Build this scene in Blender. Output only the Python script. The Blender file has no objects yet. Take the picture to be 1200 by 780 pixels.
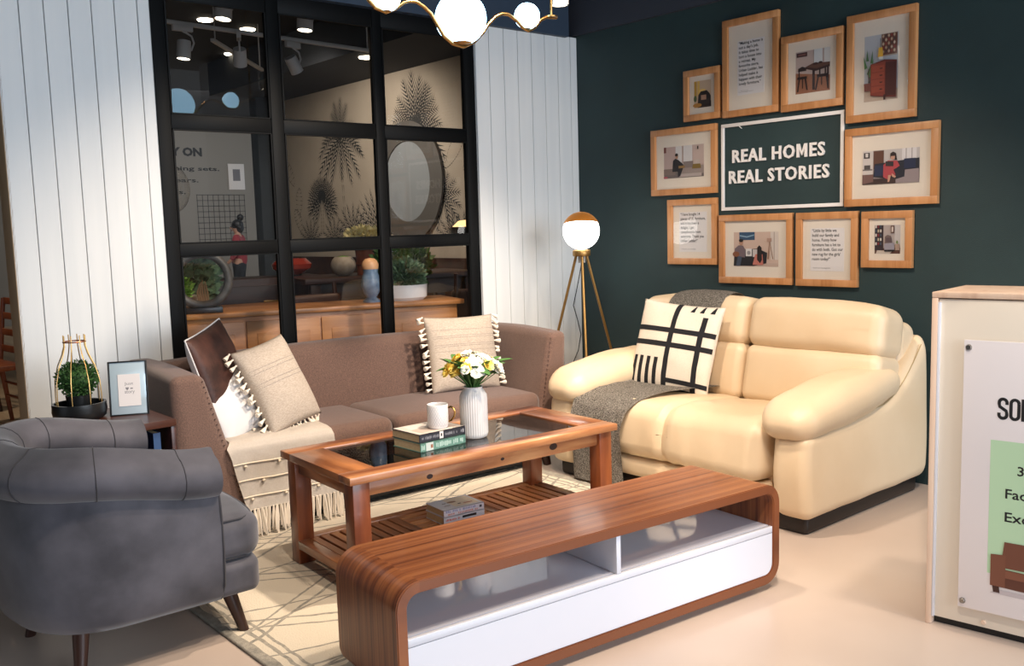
import bpy, bmesh, math, random
from mathutils import Vector, Matrix, noise, Euler
R = math.radians
PI = math.pi
S = bpy.context.scene
COL = S.collection
random.seed(7)

# ------------------------------------------------------------------ camera
H_CAM = 1.35
yaw, pitch, roll = R(40.4259), R(6.4487), R(-1.6549)
fwd = Vector((math.sin(yaw) * math.cos(pitch), math.cos(yaw) * math.cos(pitch), -math.sin(pitch)))
rgt = Vector((math.cos(yaw), -math.sin(yaw), 0))
up = rgt.cross(fwd)
r2 = rgt * math.cos(roll) + up * math.sin(roll)
u2 = up * math.cos(roll) - rgt * math.sin(roll)
cd = bpy.data.cameras.new('camera')
cam = bpy.data.objects.new('camera', cd)
COL.objects.link(cam)
cam.matrix_world = Matrix(((r2.x, u2.x, -fwd.x, 0), (r2.y, u2.y, -fwd.y, 0), (r2.z, u2.z, -fwd.z, H_CAM), (0, 0, 0, 1)))
cd.sensor_width = 36
cd.lens = 33.013
cd.clip_start = .05
S.camera = cam

# ------------------------------------------------------------------ world, lights, exposure
S.view_settings.view_transform = 'Standard'
S.view_settings.look = 'None'
S.view_settings.gamma = 1
S.view_settings.use_curve_mapping = False
S.view_settings.exposure = 0.55
w = bpy.data.worlds.new('world')
S.world = w
w.use_nodes = True
w.node_tree.nodes['Background'].inputs[0].default_value = (.80, .90, 1.0, 1)
w.node_tree.nodes['Background'].inputs[1].default_value = .42


def area(name, loc, target, size, power, col, sy=None):
    l = bpy.data.lights.new(name, 'AREA')
    l.energy = power
    l.color = col
    l.size = size
    if sy:
        l.shape = 'RECTANGLE'
        l.size_y = sy
    o = bpy.data.objects.new(name, l)
    COL.objects.link(o)
    o.location = loc
    o.rotation_euler = (Vector(target) - Vector(loc)).to_track_quat('-Z', 'Y').to_euler()
    return o


def spot(name, loc, target, power, col, angle=60, rad=.06, blend=.6):
    l = bpy.data.lights.new(name, 'SPOT')
    l.energy = power
    l.color = col
    l.spot_size = R(angle)
    l.spot_blend = blend
    l.shadow_soft_size = rad
    o = bpy.data.objects.new(name, l)
    COL.objects.link(o)
    o.location = loc
    o.rotation_euler = (Vector(target) - Vector(loc)).to_track_quat('-Z', 'Y').to_euler()
    return o


WARM = (1.0, .83, .66)
DAY = (.78, .88, 1.0)
area('shopfront_daylight', (2.4, -3.7, 1.9), (2.4, 4.0, 1.2), 4.2, 205, DAY, 2.6)
spot('ceiling_spot_table', (1.9, 1.2, 3.1), (2.4, 3.0, .4), 150, WARM, 75, .08)
spot('ceiling_spot_recliner', (2.4, 2.6, 3.15), (3.9, 2.9, .5), 150, WARM, 75, .08)
spot('ceiling_spot_sofa', (2.9, 2.3, 3.1), (2.4, 4.0, .55), 265, WARM, 75, .06)
spot('ceiling_spot_floor', (3.0, .8, 3.1), (3.1, 1.8, 0), 100, WARM, 85, .08)
spot('ceiling_spot_corner', (3.75, .3, 2.35), (4.0, 4.4, 1.1), 60, (1, .86, .7), 40, .05)
spot('ceiling_spot_rug', (1.3, 1.6, 3.1), (1.7, 2.9, 0), 90, WARM, 65, .08)
spot('added_spot_podium', (1.1, .5, 3.1), (3.0, 1.1, .7), 150, (1, .88, .76), 50, .08)  # unseen spot, added to brighten the podium front
# the shop behind the window
spot('far_shop_spot_sideboard', (2.9, 4.95, 2.95), (2.9, 5.25, .9), 45, (1, .72, .48), 100, .05)
spot('far_shop_spot_table', (4.2, 5.9, 2.95), (4.6, 6.6, .9), 40, (1, .76, .54), 90, .05)
spot('far_shop_spot_mural', (4.4, 8.6, 2.9), (6.0, 9.2, 1.5), 90, (1, .92, .82), 120, .3)
area('added_fill_far_wall', (6.2, 13.6, 3.4), (6.9, 15.6, 0.8), 2.0, 60, (1, .95, .9))  # unseen area lamp, added to light the far wall


spot('added_spot_chairs', (.7, 7.6, 3.3), (1.4, 8.0, .2), 70, WARM, 70, .08)  # unseen lamp, added to brighten chairs and floor at far left


# ------------------------------------------------------------------ helpers
def srgb(r, g=None, b=None):
    if g is None:
        r, g, b = int(r[1:3], 16), int(r[3:5], 16), int(r[5:7], 16)
    f = lambda c: (c / 255 / 12.92) if c / 255 <= .04045 else ((c / 255 + .055) / 1.055) ** 2.4
    return (f(r), f(g), f(b))


MATS = {}


def mat(name, c1, c2=None, scale=10, stretch=(1, 1, 1), ramp=(.35, .65), detail=4, rough=.5, metal=0, bump=0,
        bscale=200, bstretch=(1, 1, 1), sheen=0, coat=0, spec=.5, ior=1.5, emit=0, rnd=False):
    if isinstance(c1, str): c1 = srgb(c1)
    if isinstance(c2, str): c2 = srgb(c2)
    m = bpy.data.materials.new(name)
    m.use_nodes = True
    nt = m.node_tree
    p = nt.nodes['Principled BSDF']
    N = nt.nodes.new
    L = nt.links.new
    p.inputs['Base Color'].default_value = (*c1, 1)
    p.inputs['Roughness'].default_value = rough
    p.inputs['Metallic'].default_value = metal
    p.inputs['Specular IOR Level'].default_value = spec
    p.inputs['IOR'].default_value = ior
    p.inputs['Sheen Weight'].default_value = sheen
    p.inputs['Coat Weight'].default_value = coat
    p.inputs['Coat Roughness'].default_value = .08
    tc = None
    if c2 or bump:
        tc = N('ShaderNodeTexCoord')
        src = tc.outputs['Object']
        if rnd:
            oi = N('ShaderNodeObjectInfo')
            ml = N('ShaderNodeMath'); ml.operation = 'MULTIPLY'; ml.inputs[1].default_value = 37
            L(oi.outputs['Random'], ml.inputs[0])
            va = N('ShaderNodeVectorMath'); va.operation = 'ADD'
            L(src, va.inputs[0]); L(ml.outputs[0], va.inputs[1])
            src = va.outputs[0]
    if c2:
        mp = N('ShaderNodeMapping'); mp.inputs['Scale'].default_value = stretch
        L(src, mp.inputs[0])
        nz = N('ShaderNodeTexNoise'); nz.inputs['Scale'].default_value = scale; nz.inputs['Detail'].default_value = detail
        L(mp.outputs[0], nz.inputs['Vector'])
        cr = N('ShaderNodeValToRGB')
        cr.color_ramp.elements[0].position = ramp[0]; cr.color_ramp.elements[0].color = (*c1, 1)
        cr.color_ramp.elements[1].position = ramp[1]; cr.color_ramp.elements[1].color = (*c2, 1)
        L(nz.outputs['Fac'], cr.inputs[0]); L(cr.outputs[0], p.inputs['Base Color'])
    if bump:
        mp = N('ShaderNodeMapping'); mp.inputs['Scale'].default_value = bstretch
        L(src, mp.inputs[0])
        nz = N('ShaderNodeTexNoise'); nz.inputs['Scale'].default_value = bscale; nz.inputs['Detail'].default_value = 3
        L(mp.outputs[0], nz.inputs['Vector'])
        b = N('ShaderNodeBump'); b.inputs['Strength'].default_value = bump; b.inputs['Distance'].default_value = .004
        L(nz.outputs['Fac'], b.inputs['Height']); L(b.outputs[0], p.inputs['Normal'])
    if emit:
        p.inputs['Emission Color'].default_value = (*c1, 1)
        p.inputs['Emission Strength'].default_value = emit
    MATS[name] = m
    return m


def wood(name, cols, axis=0, scale=7, rough=.35, streak=14, coat=0, bump=.06, dist=.6):
    """grain running along the given local axis"""
    m = bpy.data.materials.new(name)
    m.use_nodes = True
    nt = m.node_tree; N = nt.nodes.new; L = nt.links.new
    p = nt.nodes['Principled BSDF']
    p.inputs['Roughness'].default_value = rough
    p.inputs['Coat Weight'].default_value = coat
    p.inputs['Coat Roughness'].default_value = .12
    tc = N('ShaderNodeTexCoord')
    oi = N('ShaderNodeObjectInfo')
    ml = N('ShaderNodeMath'); ml.operation = 'MULTIPLY'; ml.inputs[1].default_value = 23
    L(oi.outputs['Random'], ml.inputs[0])
    va = N('ShaderNodeVectorMath'); va.operation = 'ADD'
    L(tc.outputs['Object'], va.inputs[0]); L(ml.outputs[0], va.inputs[1])
    mp = N('ShaderNodeMapping')
    st = [streak] * 3; st[axis] = 1
    mp.inputs['Scale'].default_value = st
    L(va.outputs[0], mp.inputs[0])
    nz = N('ShaderNodeTexNoise'); nz.inputs['Scale'].default_value = scale / 7; nz.inputs['Detail'].default_value = 6
    nz.inputs['Distortion'].default_value = dist
    L(mp.outputs[0], nz.inputs['Vector'])
    nz2 = N('ShaderNodeTexNoise'); nz2.inputs['Scale'].default_value = scale * .9; nz2.inputs['Detail'].default_value = 4
    L(mp.outputs[0], nz2.inputs['Vector'])
    mx = N('ShaderNodeMath'); mx.operation = 'MULTIPLY_ADD'; mx.inputs[1].default_value = .35
    L(nz2.outputs['Fac'], mx.inputs[0]); L(nz.outputs['Fac'], mx.inputs[2])
    cr = N('ShaderNodeValToRGB')
    e = cr.color_ramp.elements
    pos = [.48 + .38 * i / (len(cols) - 1) for i in range(len(cols))]
    e[0].position = pos[0]; e[1].position = pos[-1]
    cs = [srgb(c) for c in cols]
    e[0].color = (*cs[0], 1); e[1].color = (*cs[-1], 1)
    for i in range(1, len(cols) - 1):
        q = e.new(pos[i]); q.color = (*cs[i], 1)
    L(mx.outputs[0], cr.inputs[0]); L(cr.outputs[0], p.inputs['Base Color'])
    b = N('ShaderNodeBump'); b.inputs['Strength'].default_value = bump; b.inputs['Distance'].default_value = .003
    L(nz2.outputs['Fac'], b.inputs['Height']); L(b.outputs[0], p.inputs['Normal'])
    MATS[name] = m
    return m


def wrapgrain(src, name):
    """copy of a wood material whose grain follows the mesh's own unrolled coordinates"""
    m = MATS[src].copy(); m.name = name
    nt = m.node_tree
    tc = [n for n in nt.nodes if n.type == 'TEX_COORD'][0]
    va = [n for n in nt.nodes if n.type == 'VECT_MATH'][0]
    nt.links.new(tc.outputs['UV'], va.inputs[0])
    MATS[name] = m
    return m


def glass(name, tint=(1, 1, 1), ior=1.9, rough=0.0):
    m = bpy.data.materials.new(name)
    m.use_nodes = True
    nt = m.node_tree; nt.nodes.clear(); N = nt.nodes.new; L = nt.links.new
    o = N('ShaderNodeOutputMaterial'); mx = N('ShaderNodeMixShader'); fr = N('ShaderNodeFresnel')
    t = N('ShaderNodeBsdfTransparent'); g = N('ShaderNodeBsdfGlossy')
    t.inputs[0].default_value = (*tint, 1)
    g.inputs['Roughness'].default_value = rough
    ge = N('ShaderNodeNewGeometry')
    ma = N('ShaderNodeMath'); ma.operation = 'MULTIPLY_ADD'; ma.inputs[1].default_value = -2; ma.inputs[2].default_value = 1
    pw = N('ShaderNodeMath'); pw.operation = 'POWER'; pw.inputs[0].default_value = ior
    L(ge.outputs['Backfacing'], ma.inputs[0]); L(ma.outputs[0], pw.inputs[1]); L(pw.outputs[0], fr.inputs[0])
    L(fr.outputs[0], mx.inputs[0]); L(t.outputs[0], mx.inputs[1]); L(g.outputs[0], mx.inputs[2]); L(mx.outputs[0], o.inputs[0])
    MATS[name] = m
    return m


FLAT = {}


def flat(c):
    if c not in FLAT:
        FLAT[c] = mat('print_ink', c, rough=.55)
    return FLAT[c]


def new():
    return bmesh.new()


def merge(bm, src, M=None, mi=None):
    vm = {}
    for v in src.verts:
        vm[v] = bm.verts.new(M @ v.co if M else v.co)
    for f in src.faces:
        try:
            nf = bm.faces.new([vm[v] for v in f.verts])
            nf.material_index = f.material_index if mi is None else mi
        except ValueError:
            pass
    src.free()
    return bm


def box(bm, c, s, bev=0, seg=2, rot=None, mi=None):
    t = new()
    bmesh.ops.create_cube(t, size=1)
    for v in t.verts:
        v.co = Vector((v.co.x * s[0], v.co.y * s[1], v.co.z * s[2]))
    if bev:
        bmesh.ops.bevel(t, geom=t.edges[:], offset=bev, segments=seg, affect='EDGES', profile=.5)
    M = Matrix.Translation(c)
    if rot:
        M = M @ Euler(rot).to_matrix().to_4x4()
    return merge(bm, t, M, mi)


def axis_samples(h, r, n):
    a = [-h]
    if r > 0:
        a += [-h + r * (1 - math.tan(t * PI / 16)) for t in (3, 2, 1)][:0]
        for t in (.25, .5, .75):
            a.append(-h + r * t)
        a.append(-h + r)
    m = h - r
    for i in range(1, n):
        a.append(-m + 2 * m * i / n)
    b = [-x for x in reversed(a)]
    out = []
    for x in a + b:
        if x not in out: out.append(x)
    out = sorted(set(round(x, 6) for x in out))
    return out


def soft(bm, c, s, r, n=8, bulge=(0, 0, 0), warp=None, M=None, nz=0, nsc=4):
    """cushion-like box: rounded edges of radius r, faces bulging outwards"""
    h = [x / 2 for x in s]
    r = min(r, min(h) * .98)
    A = [axis_samples(h[i], r, n) for i in range(3)]
    t = new()
    cache = {}

    def vert(p):
        k = tuple(round(x, 5) for x in p)
        if k in cache: return cache[k]
        q = Vector([max(-(h[i] - r), min(h[i] - r, p[i])) for i in range(3)])
        d = Vector(p) - q
        if d.length > 1e-9:
            # even spacing on the arc
            d = Vector([math.tan(max(-1, min(1, x / r)) * PI / 4) * r for x in d])
            d = d.normalized() * r
        v = q + d
        un = [v[i] / h[i] for i in range(3)]
        for i in range(3):
            if bulge[i]:
                j, k2 = (i + 1) % 3, (i + 2) % 3
                v[i] += bulge[i] * un[i] * (1 - un[j] ** 2) * (1 - un[k2] ** 2)
        if nz:
            v += Vector([(noise.noise(v * nsc + Vector((7.1 * i + c[0] * 3, c[1], 3.3)))) * nz for i in range(3)])
        if warp: v = Vector(warp(v))
        v = v + Vector(c)
        if M: v = M @ v
        cache[k] = t.verts.new(v)
        return cache[k]

    for ax in range(3):
        u, w_ = (ax + 1) % 3, (ax + 2) % 3
        for sg in (-1, 1):
            for i in range(len(A[u]) - 1):
                for j in range(len(A[w_]) - 1):
                    P = []
                    for (ii, jj) in ((i, j), (i + 1, j), (i + 1, j + 1), (i, j + 1)):
                        p = [0, 0, 0]; p[ax] = sg * h[ax]; p[u] = A[u][ii]; p[w_] = A[w_][jj]
                        P.append(vert(p))
                    if sg < 0: P.reverse()
                    try: t.faces.new(P)
                    except ValueError: pass
    return merge(bm, t)


def tube(bm, pts, r, n=8, closed=False, caps=True, flatz=1.0):
    pts = [Vector(p) for p in pts]
    m = len(pts)
    rs = r if isinstance(r, (list, tuple)) else [r] * m
    rings = []
    prev = None
    for i, p in enumerate(pts):
        if closed: d = pts[(i + 1) % m] - pts[i - 1]
        else: d = pts[min(i + 1, m - 1)] - pts[max(i - 1, 0)]
        d.normalize()
        if prev is None:
            a = Vector((0, 0, 1)) if abs(d.z) < .9 else Vector((1, 0, 0))
            x = d.cross(a).normalized()
        else:
            x = (prev - d * prev.dot(d)).normalized()
        prev = x
        y = d.cross(x)
        rings.append([bm.verts.new(p + (x * math.cos(2 * PI * k / n) + y * math.sin(2 * PI * k / n) * flatz) * rs[i]) for k in range(n)])
    for i in range(m if closed else m - 1):
        a, b = rings[i], rings[(i + 1) % m]
        for k in range(n):
            bm.faces.new((a[k], a[(k + 1) % n], b[(k + 1) % n], b[k]))
    if caps and not closed:
        bm.faces.new(list(reversed(rings[0])))
        bm.faces.new(rings[-1])
    return bm


def lathe(bm, prof, n=24, c=(0, 0, 0), rib=None):
    c = Vector(c)
    rings = []
    for (r, z) in prof:
        if r < 1e-6:
            rings.append([bm.verts.new(c + Vector((0, 0, z)))])
        else:
            rings.append([bm.verts.new(c + Vector((r * math.cos(2 * PI * k / n) * (rib(k, r, z) if rib else 1),
                                                   r * math.sin(2 * PI * k / n) * (rib(k, r, z) if rib else 1), z))) for k in range(n)])
    for a, b in zip(rings, rings[1:]):
        for k in range(n):
            q = [a[k % len(a)], a[(k + 1) % len(a)], b[(k + 1) % len(b)], b[k % len(b)]]
            u = []
            for v in q:
                if v not in u: u.append(v)
            if len(u) > 2:
                try: bm.faces.new(u)
                except ValueError: pass
    return bm


def ball(bm, c, r, u=20, v=12, sc=(1, 1, 1), nz=0, nsc=10, a0=0, a1=PI):
    t = new()
    lathe(t, [(r * math.sin(a0 + (a1 - a0) * i / v), -r * math.cos(a0 + (a1 - a0) * i / v)) for i in range(v + 1)], u)
    for w_ in t.verts:
        p = w_.co.copy()
        if nz: p *= 1 + nz * noise.noise(p * nsc / r * .3 + Vector(c) * 9)
        w_.co = Vector((p.x * sc[0], p.y * sc[1], p.z * sc[2])) + Vector(c)
    return merge(bm, t)


def prism(bm, poly, d0, d1, f, mi=None):
    """poly 2D extruded from d0 to d1; f(a,b,d) -> 3D"""
    A = [bm.verts.new(f(a, b, d0)) for a, b in poly]
    B = [bm.verts.new(f(a, b, d1)) for a, b in poly]
    n = len(poly)
    fs = [bm.faces.new(list(reversed(A))), bm.faces.new(B)]
    for i in range(n):
        fs.append(bm.faces.new((A[i], A[(i + 1) % n], B[(i + 1) % n], B[i])))
    if mi is not None:
        for x in fs: x.material_index = mi
    return bm


def obj(name, bm, m=None, parent=None, angle=40, kind=None, label=None, keep=False):
    me = bpy.data.meshes.new(name)
    if isinstance(bm, bpy.types.Mesh):
        me = bm
    else:
        if not keep:
            bmesh.ops.recalc_face_normals(bm, faces=bm.faces[:])
        bm.to_mesh(me)
        bm.free()
        me.shade_smooth()
        me.set_sharp_from_angle(angle=R(angle))
    o = bpy.data.objects.new(name, me)
    COL.objects.link(o)
    if m and not me.materials:
        for x in (m if isinstance(m, (list, tuple)) else [m]): me.materials.append(x)
    if parent: o.parent = parent
    if kind: o['kind'] = kind
    if label: o['label'] = label
    return o


def thing(name, label, cat, loc=(0, 0, 0), rot=(0, 0, 0), group=None):
    o = bpy.data.objects.new(name, None)
    o.empty_display_size = .1
    COL.objects.link(o)
    o.location = loc
    o.rotation_euler = rot if isinstance(rot, (tuple, list, Euler)) else (0, 0, rot)
    o['label'] = label; o['category'] = cat
    if group: o['group'] = group
    return o


def tag(o, label, cat, group=None):
    o['label'] = label; o['category'] = cat
    if group: o['group'] = group
    return o


def struct(name, loc=(0, 0, 0)):
    o = bpy.data.objects.new(name, None)
    COL.objects.link(o); o.location = loc
    o['kind'] = 'structure'
    return o


def copy_tree(o, parent=None):
    c = o.copy(); COL.objects.link(c)
    if parent: c.parent = parent
    for ch in list(o.children): copy_tree(ch, c)
    return c


def text_mesh(s, wid, hei, bold=0.0, extrude=0.0, align='LEFT', spacing=1.0, track=1.0):
    """lettering as a mesh: lower left at origin, fitted to wid x hei in x,y"""
    cu = bpy.data.curves.new('lettering', 'FONT')
    cu.body = s; cu.size = 1; cu.align_x = align; cu.space_line = spacing; cu.space_character = track
    cu.offset = bold; cu.resolution_u = 2; cu.extrude = 0
    o = bpy.data.objects.new('lettering', cu)
    COL.objects.link(o)
    dg = bpy.context.evaluated_depsgraph_get()
    me = bpy.data.meshes.new_from_object(o.evaluated_get(dg))
    bpy.data.objects.remove(o); bpy.data.curves.remove(cu)
    xs = [v.co.x for v in me.vertices]; ys = [v.co.y for v in me.vertices]
    x0, x1, y0, y1 = min(xs), max(xs), min(ys), max(ys)
    sx = wid / (x1 - x0); sy = hei / (y1 - y0)
    bm = new(); bm.from_mesh(me)
    for v in bm.verts:
        v.co = Vector(((v.co.x - x0) * sx, (v.co.y - y0) * sy, 0))
    if extrude:
        g = bmesh.ops.extrude_face_region(bm, geom=bm.faces[:])
        for e in g['geom']:
            if isinstance(e, bmesh.types.BMVert): e.co.z += extrude
    bpy.data.meshes.remove(me)
    return bm


def islands(bm):
    """split a bmesh into its connected pieces, left to right"""
    seen = set(); out = []
    bm.verts.index_update()
    for v0 in list(bm.verts):
        if v0 in seen: continue
        st = [v0]; comp = set()
        while st:
            v = st.pop()
            if v in comp: continue
            comp.add(v)
            for e in v.link_edges: st.append(e.other_vert(v))
        seen |= comp
        n_ = new(); mp = {v: n_.verts.new(v.co) for v in comp}
        for f in bm.faces:
            if f.verts[0] in comp: n_.faces.new([mp[v] for v in f.verts])
        out.append(n_)
    seen = comp = mp = None
    bm.free()
    return out


def print_art(name, parent, polys, x0, y0, wd, ht, z=0, extra=None):
    """a flat print: coloured shapes in unit coordinates, thin ink layers"""
    bm = new(); ms = []; k = 0
    for col, poly in polys:
        m = flat(col)
        if m not in ms: ms.append(m)
        zz = z + .00025 * k; k += 1
        f = bm.faces.new([bm.verts.new((x0 + a * wd, y0 + b * ht, zz)) for a, b in poly])
        f.material_index = ms.index(m)
        f.normal_update()
        if f.normal.z < 0: f.normal_flip()
    return obj(name, bm, ms, parent, keep=True)


def rc(x0, y0, x1, y1):
    return [(x0, y0), (x1, y0), (x1, y1), (x0, y1)]


def el(cx, cy, rx, ry, n=14, a0=0, a1=2 * PI):
    return [(cx + rx * math.cos(a0 + (a1 - a0) * i / n), cy + ry * math.sin(a0 + (a1 - a0) * i / n)) for i in range(n)]


def pillow_bm(wd, ht, th, n=26, seed=0, pinch=.07, pw=.42, wrinkle=.006, split=None):
    bm = new()
    def P(u, v, sgn):
        k = max(0, (1 - u * u) * (1 - v * v)) ** pw
        x = u * wd / 2 * (1 - pinch * (1 - v * v) * abs(u)) 
        z = v * ht / 2 * (1 - pinch * (1 - u * u) * abs(v))
        q = Vector((x * 9 + seed * 5.3, sgn * 2, z * 9))
        y = sgn * (th / 2 * k) + (noise.noise(q) * wrinkle + noise.noise(q * 2.3) * wrinkle * .5) * (k > 0)
        return (x, y, z)
    us = [math.sin(PI / 2 * (-1 + 2 * i / n)) * .35 + (-1 + 2 * i / n) * .65 for i in range(n + 1)]
    g = {}
    for sgn in (-1, 1):
        for i in range(n + 1):
            for j in range(n + 1):
                if sgn == 1 and (i in (0, n) or j in (0, n)):
                    g[1, i, j] = g[-1, i, j]
                else:
                    g[sgn, i, j] = bm.verts.new(P(us[i], us[j], sgn))
        for i in range(n):
            for j in range(n):
                q = [g[sgn, i, j], g[sgn, i + 1, j], g[sgn, i + 1, j + 1], g[sgn, i, j + 1]]
                if sgn == 1: q.reverse()
                f = bm.faces.new(q)
                f.material_index = 0
    return bm, P


# ------------------------------------------------------------------ materials
M_floor = mat('polished_floor', '#bdab9e', '#c5b4a7', scale=1.5, rough=.28, bump=.01, bscale=60)
M_floor_far = wood('floor_boards', ['#b59a7c', '#c4a988', '#cfb796'], axis=1, rough=.45)
M_plank = mat('white_panel_paint', '#d9dbdb', '#e0e1e0', scale=2, stretch=(6, 1, .3), rough=.5, bump=.03, bscale=40, bstretch=(6, 1, .4), rnd=True)
M_groove = mat('panel_groove_grey', '#c6c8c9', rough=.7)
M_green = mat('dark_green_wallpaper', '#1d3133', '#213739', scale=3, rough=.62, bump=.35, bscale=420)
M_bulk = mat('slate_blue_paint', '#2b3a4c', rough=.6)
M_bulk2 = mat('charcoal_paint', '#363a44', rough=.6)
M_black = mat('black_frame_paint', '#08090a', rough=.55, spec=.15)
M_ceil = mat('dark_ceiling_paint', '#17181b', rough=.8)
M_beige = mat('raw_board_edge', '#b99c7c', rough=.7)
M_glass = glass('window_glass', (.93, .94, .95), 1.5)
M_fglass = glass('picture_glass', (1, 1, 1), 1.42)
M_tglass = glass('smoked_table_glass', (.45, .44, .43), 1.75)
M_sofa = mat('brown_woven_fabric', '#553f37', '#765a4d', scale=240, stretch=(1, 1, .7), ramp=(.3, .7), rough=.85, sheen=.25, bump=.35, bscale=700)
M_stitch = mat('dark_brown_stitching', '#432f29', rough=.9)
M_leg = wood('dark_leg_wood', ['#2a1712', '#3b211a', '#2f1b15'], axis=2, rough=.35)
M_leather = mat('cream_leather', '#dcc3a1', '#e2cbab', scale=3, rough=.42, bump=.16, bscale=26, bstretch=(1, 2.2, .8), spec=.45)
M_seam = mat('leather_seam', '#b39c74', rough=.7)
M_plinth = mat('black_plinth', '#1b1413', rough=.4)
M_velvet = mat('grey_velvet', '#323138', '#56545c', scale=6, ramp=(.32, .68), detail=7, rough=.75, sheen=.26, bump=.05, bscale=300)
M_vseam = mat('grey_velvet_piping', '#2d2c32', rough=.8, sheen=.2)
M_table = wood('acacia_wood', ['#4e281a', '#8a5236', '#aa7048', '#c28c5e'], axis=0, scale=5, streak=9, rough=.3, coat=.3, dist=1.2)
M_tabley = wood('acacia_wood_cross', ['#4c2817', '#84502f', '#b37446'], axis=1, scale=5, streak=7, rough=.3, coat=.3, dist=1.6)
M_tablez = wood('acacia_wood_upright', ['#5a2a18', '#7f4224', '#9a562f'], axis=2, scale=5, streak=9, rough=.35, coat=.2, dist=1)
M_slat = wood('acacia_slat_wood', ['#7a482c', '#a96c42', '#c68a56'], axis=1, scale=5, streak=9, rough=.4)
M_slatx = wood('acacia_slat_wood_long', ['#7a482c', '#a96c42', '#c68a56'], axis=0, scale=5, streak=9, rough=.4)
M_knot = mat('wood_knot', '#2b1109', rough=.5)
M_walnut = wood('walnut_veneer', ['#5a2e1a', '#7d4729', '#8d5430', '#9c623b'], axis=0, scale=8, streak=75, rough=.36, coat=.12, dist=.25)
M_white = mat('white_lacquer', '#d3d5de', rough=.18, coat=.3)
M_shelfgloss = mat('grey_gloss_shelf', '#d0d2de', rough=.05, spec=.5, ior=1.7, coat=.5)
M_frame = wood('light_oak_frame', ['#b07645', '#bf8655', '#ca9261'], axis=1, scale=6, streak=20, rough=.4)
M_mat = mat('ivory_mat_board', '#d8cdbf', rough=.7)
M_paper = mat('pale_paper', '#d5d0cf', rough=.6)
M_ink = mat('black_ink', '#141416', rough=.6)
M_greyink = mat('grey_ink', '#77757a', rough=.6)
M_letter = mat('white_acrylic', '#e6e1de', rough=.4)
M_gold = mat('brushed_brass', '#b08a55', rough=.28, metal=1)
M_brass2 = mat('satin_gold', '#a98550', rough=.42, metal=.85)
M_globe = mat('lit_opal_glass', (.42, .74, 1.0), rough=.2, emit=7)
M_lampglow = mat('lit_lamp_globe', (1.0, .97, .92), rough=.3, emit=5.0)
M_linen = mat('oatmeal_cotton', '#a99b8d', '#bdafa0', scale=90, stretch=(1, 1, 3), rough=.9, bump=.5, bscale=260)
M_tassel = mat('cream_cotton_tassel', '#e6dac9', rough=.95)
M_dash = mat('grey_running_stitch', '#6b6a6c', rough=.9)
M_hide = mat('brown_cowhide', '#2c1814', '#5b372c', scale=9, ramp=(.35, .72), detail=6, rough=.55, bump=.3, bscale=120)
M_satin = mat('white_satin', '#cfcdcd', rough=.5, sheen=.2, spec=.4)
M_throw = mat('ivory_throw_cotton', '#ece2d6', '#f2e9de', scale=120, rough=.95, bump=.25, bscale=300)
M_pom = mat('ivory_tufts', '#e4d5bf', rough=.95)
M_grey_throw = mat('heather_grey_knit', '#5a554f', '#bab2a8', scale=170, ramp=(.36, .64), rough=.95, bump=.9, bscale=170)
M_canvas = mat('cream_canvas', '#ddd0bf', '#e4d8c8', scale=200, rough=.9, bump=.3, bscale=350)
M_blackcloth = mat('black_print_cloth', '#15151a', rough=.9, bump=.2, bscale=350)
M_ceramic = mat('white_ceramic', '#dcdad9', rough=.35, coat=.2)
M_tray = mat('black_resin', '#151719', rough=.35)
M_moss = mat('dark_moss_green', '#1c3a16', '#31591f', scale=60, rough=.8)
M_leaf = mat('leaf_green', '#2f5426', '#4d7a38', scale=30, rough=.6)
M_lime = mat('lime_foliage', '#4f7d22', '#79a83a', scale=40, rough=.7)
M_sage = mat('sage_foliage', '#39523a', '#587355', scale=40, rough=.7)
M_yellow = mat('yellow_petal', '#dfbb3a', '#f2dc7c', scale=20, rough=.6)
M_wpetal = mat('white_petal', '#eeebdc', '#f6f4ea', scale=20, rough=.6)
M_pages = mat('book_pages', '#c3a67c', '#d6bd95', scale=60, stretch=(1, 1, 20), rough=.9)
M_podium = mat('cream_laminate', '#e4dacb', rough=.45)
M_birch = wood('birch_edge', ['#cfae97', '#dcbfa8', '#e0c7b2'], axis=2, scale=6, streak=20, rough=.5)
M_poster = mat('poster_acrylic', '#e6e0e2', rough=.25)
M_mint = mat('mint_print', '#b4d2ae', rough=.4)
M_steel = mat('brushed_steel', '#9c9893', rough=.3, metal=1)
M_far_wood = wood('honey_oak', ['#8c5a30', '#a26b3b', '#b57c49'], axis=0, scale=5, streak=14, rough=.4)
M_dark_wood = wood('dark_walnut', ['#2a1710', '#3c2217', '#4a2c1d'], axis=0, scale=5, streak=14, rough=.45)
M_side = wood('wenge_side_table', ['#2a1712', '#4a2b22', '#3a211a'], axis=0, scale=5, streak=10, rough=.35)
M_mural = mat('mural_paper', '#b0a08c', '#b8a894', scale=2, rough=.8)
M_greige = mat('far_wall_greige', '#8f8a82', rough=.8)
M_tracklight = mat('white_track_metal', '#b9b7b4', rough=.4)
M_lens = mat('lit_spot_lens', (1, .87, .66), rough=.4, emit=9)
M_skin = mat('skin', '#b58a72', rough=.6)
M_hair = mat('black_hair', '#120e0d', rough=.5)
M_redcloth = mat('red_cotton', '#8f3038', rough=.85)
M_trouser = mat('black_trousers', '#15161b', rough=.85)
M_stone = mat('pale_stone', '#bcb2a2', '#a79c8c', scale=20, rough=.7, bump=.2, bscale=60)
M_slate = mat('dark_stone', '#3a3937', '#55524e', scale=18, rough=.5, bump=.15, bscale=50)
M_terra = mat('terracotta', '#9a5230', '#7c3f25', scale=12, rough=.7)
M_redglaze = mat('red_glaze', '#b53c28', rough=.25, coat=.4)
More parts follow.
